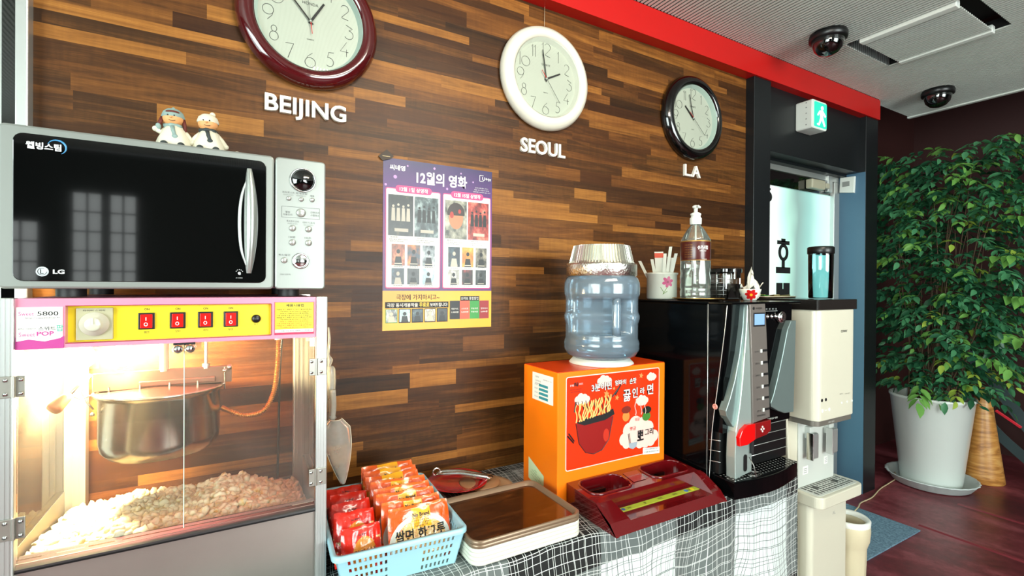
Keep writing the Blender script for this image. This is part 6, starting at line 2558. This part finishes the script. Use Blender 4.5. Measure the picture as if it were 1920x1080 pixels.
def spray(b, base, dirv, n, L, lsize, droop=.5):
    """one twig carrying leaflets in pairs"""
    for k in range(n):
        t = (k + 1) / n
        p = base + dirv * (L * t) + Vector((0, 0, -droop * L * t * t))
        side_v = dirv.cross(Vector((0, 0, 1)))
        if side_v.length < .01:
            side_v = Vector((1, 0, 0))
        side_v.normalize()
        for s in ((-1, 1) if k < n - 1 else (0,)):
            d = dirv * .5 + side_v * s * .85 + Vector((R.gauss(0, .15), R.gauss(0, .15), -.45 + R.gauss(0, .2)))
            nn = Vector((R.gauss(0, .35), -.3 + R.gauss(0, .35), 1))
            z = R.uniform(.75, 1.2)
            leaf(b, p, d, nn, lsize * z, lsize * z * .24)


def inside(p):
    """silhouette of the bush: slightly wider at the top, straggling at the side"""
    h = (p.z - .55) / 1.6
    return abs(p.x - QX) < .36 and True


def crown_radius(z, a):
    h = (z - .55) / 1.6
    base = .21 + .14 * min(1, h * 1.6)
    if h > .9:
        base *= 1 - (h - .9) * 3
    return base * (1 + .22 * noise.noise(Vector((cos(a) * 1.5, sin(a) * 1.5, z * 4))))


b = MB(m_leaf[0])
for i in range(1350):
    z = .60 + 1.50 * (R.random() ** .9)
    a = R.random() * 2 * pi
    rr = crown_radius(z, a) * (R.random() ** .35)
    cyy = QY - .04 - .05 * (z - .6)
    p = Vector((QX + .75 * rr * cos(a), cyy + 1.12 * rr * sin(a), z))
    if noise.noise(p * 6.0) < -.28:
        continue
    d = Vector((cos(a) + R.gauss(0, .5), sin(a) + R.gauss(0, .5), R.uniform(-.1, .7))).normalized()
    x = R.random()
    yellow = (abs(p.y - (QY - .30)) < .12 and abs(z - 1.48) < .12) or z < .85
    b.m(m_leaf[0 if x < .45 else 1 if x < .83 else 2 if x < (.90 if yellow else .99) else 3])
    spray(b, p, d, R.choice((3, 3, 4)), R.uniform(.08, .13), R.uniform(.043, .064))
# long straggling shoots to the near side and one over the rim
b.m(m_leaf[2])
for (p, d, L) in ((Vector((QX - .10, QY - .30, .98)), Vector((-.3, -.8, .05)), .26), (Vector((QX - .12, QY - .25, .86)), Vector((-.3, -.7, -.1)), .2), (Vector((QX - .05, QY - .32, 1.2)), Vector((-.2, -.9, .1)), .24),
                  (Vector((QX - .1, QY - .30, 1.66)), Vector((-.1, -1, .0)), .24), (Vector((QX - .15, QY - .25, 1.4)), Vector((-.3, -.8, .3)), .22), (Vector((QX - .2, QY - .02, .66)), Vector((-.8, -.2, -.3)), .16)):
    spray(b, p, d.normalized(), 6, L, .085, .25)
b.m(m_leaf[0])
for k in range(26):
    z = .8 + k * .05
    spray(b, Vector((QX, QY + .24 + .05 * sin(k), z)), Vector((-.4, .9, .2)).normalized(), 4, .14, .06, .3)
part(b, 'foliage', t_)

# cone and its red tag behind the pot
vx, vy = 4.205, 1.185
t_ = thing('wooden_cone', 'upright tan wooden cone on the floor behind the plant pot', 'cone', (vx, vy, 0))
t = NT('tan_wood')
c = t.coord()
n = t.noise(t.mapv(c, (1, 1, 6)), 6, 5, .6, dist=1)
t.set(color=t.ramp(n, [(.3, '#8a5424'), (.5, '#c08440'), (.7, '#d8a862')]), rough=.4)
b = MB(t.m).lathe([(0, 0), (.105, 0), (.110, .006), (.104, .05), (.045, .52), (.03, .60), (0, .603)], (vx, vy, 0), 40)
part(b, 'body', t_)
b = MB(M('red_plastic_tag', '#d01c30', .4))
b.T = Matrix.Translation((vx - .05, vy - .10, .46)) @ Matrix.Rotation(radians(35), 4, 'X')
b.box(-.004, .004, -.11, .03, -.008, .008, .003)
b.at()
part(b, 'red_tag', t_, label='red plastic tag')

# two curved bluish grey metal bands of a leaning frame
m_band = M('blue_grey_steel_band', '#4d5c5e', .45, .3)
t_ = thing('leaning_frame', 'blue grey curved metal bands leaning behind the plant at the right edge', 'metal frame', (4.5, .95, 0))
for P_, w_ in (([(4.62, 1.40, .80), (4.58, 1.24, .60), (4.54, 1.12, .43), (4.5, 1.0, .27), (4.46, .85, .12), (4.4, .66, .02)], .034),
               ([(4.56, 1.32, .40), (4.52, 1.20, .26), (4.49, 1.10, .175), (4.45, 1.0, .105), (4.4, .88, .045), (4.36, .74, .02)], .030)):
    Q = smooth_path(P_, 6)
    b = MB(m_band)
    vs, fs = [], []
    for i, p in enumerate(Q):
        d = (Q[min(i + 1, len(Q) - 1)] - Q[max(i - 1, 0)]).normalized()
        s = Vector((0, -d.z, d.y)).normalized()
        for o in (s * w_ + Vector((-.006, 0, 0)), s * w_ + Vector((.006, 0, 0)), -s * w_ + Vector((.006, 0, 0)), -s * w_ + Vector((-.006, 0, 0))):
            vs.append(tuple(p + o))
    for i in range(len(Q) - 1):
        for k in range(4):
            fs.append((i * 4 + k, i * 4 + (k + 1) % 4, (i + 1) * 4 + (k + 1) % 4, (i + 1) * 4 + k))
    b.add(vs, fs + [(0, 1, 2, 3)])
    part(b, 'curved_band', t_)
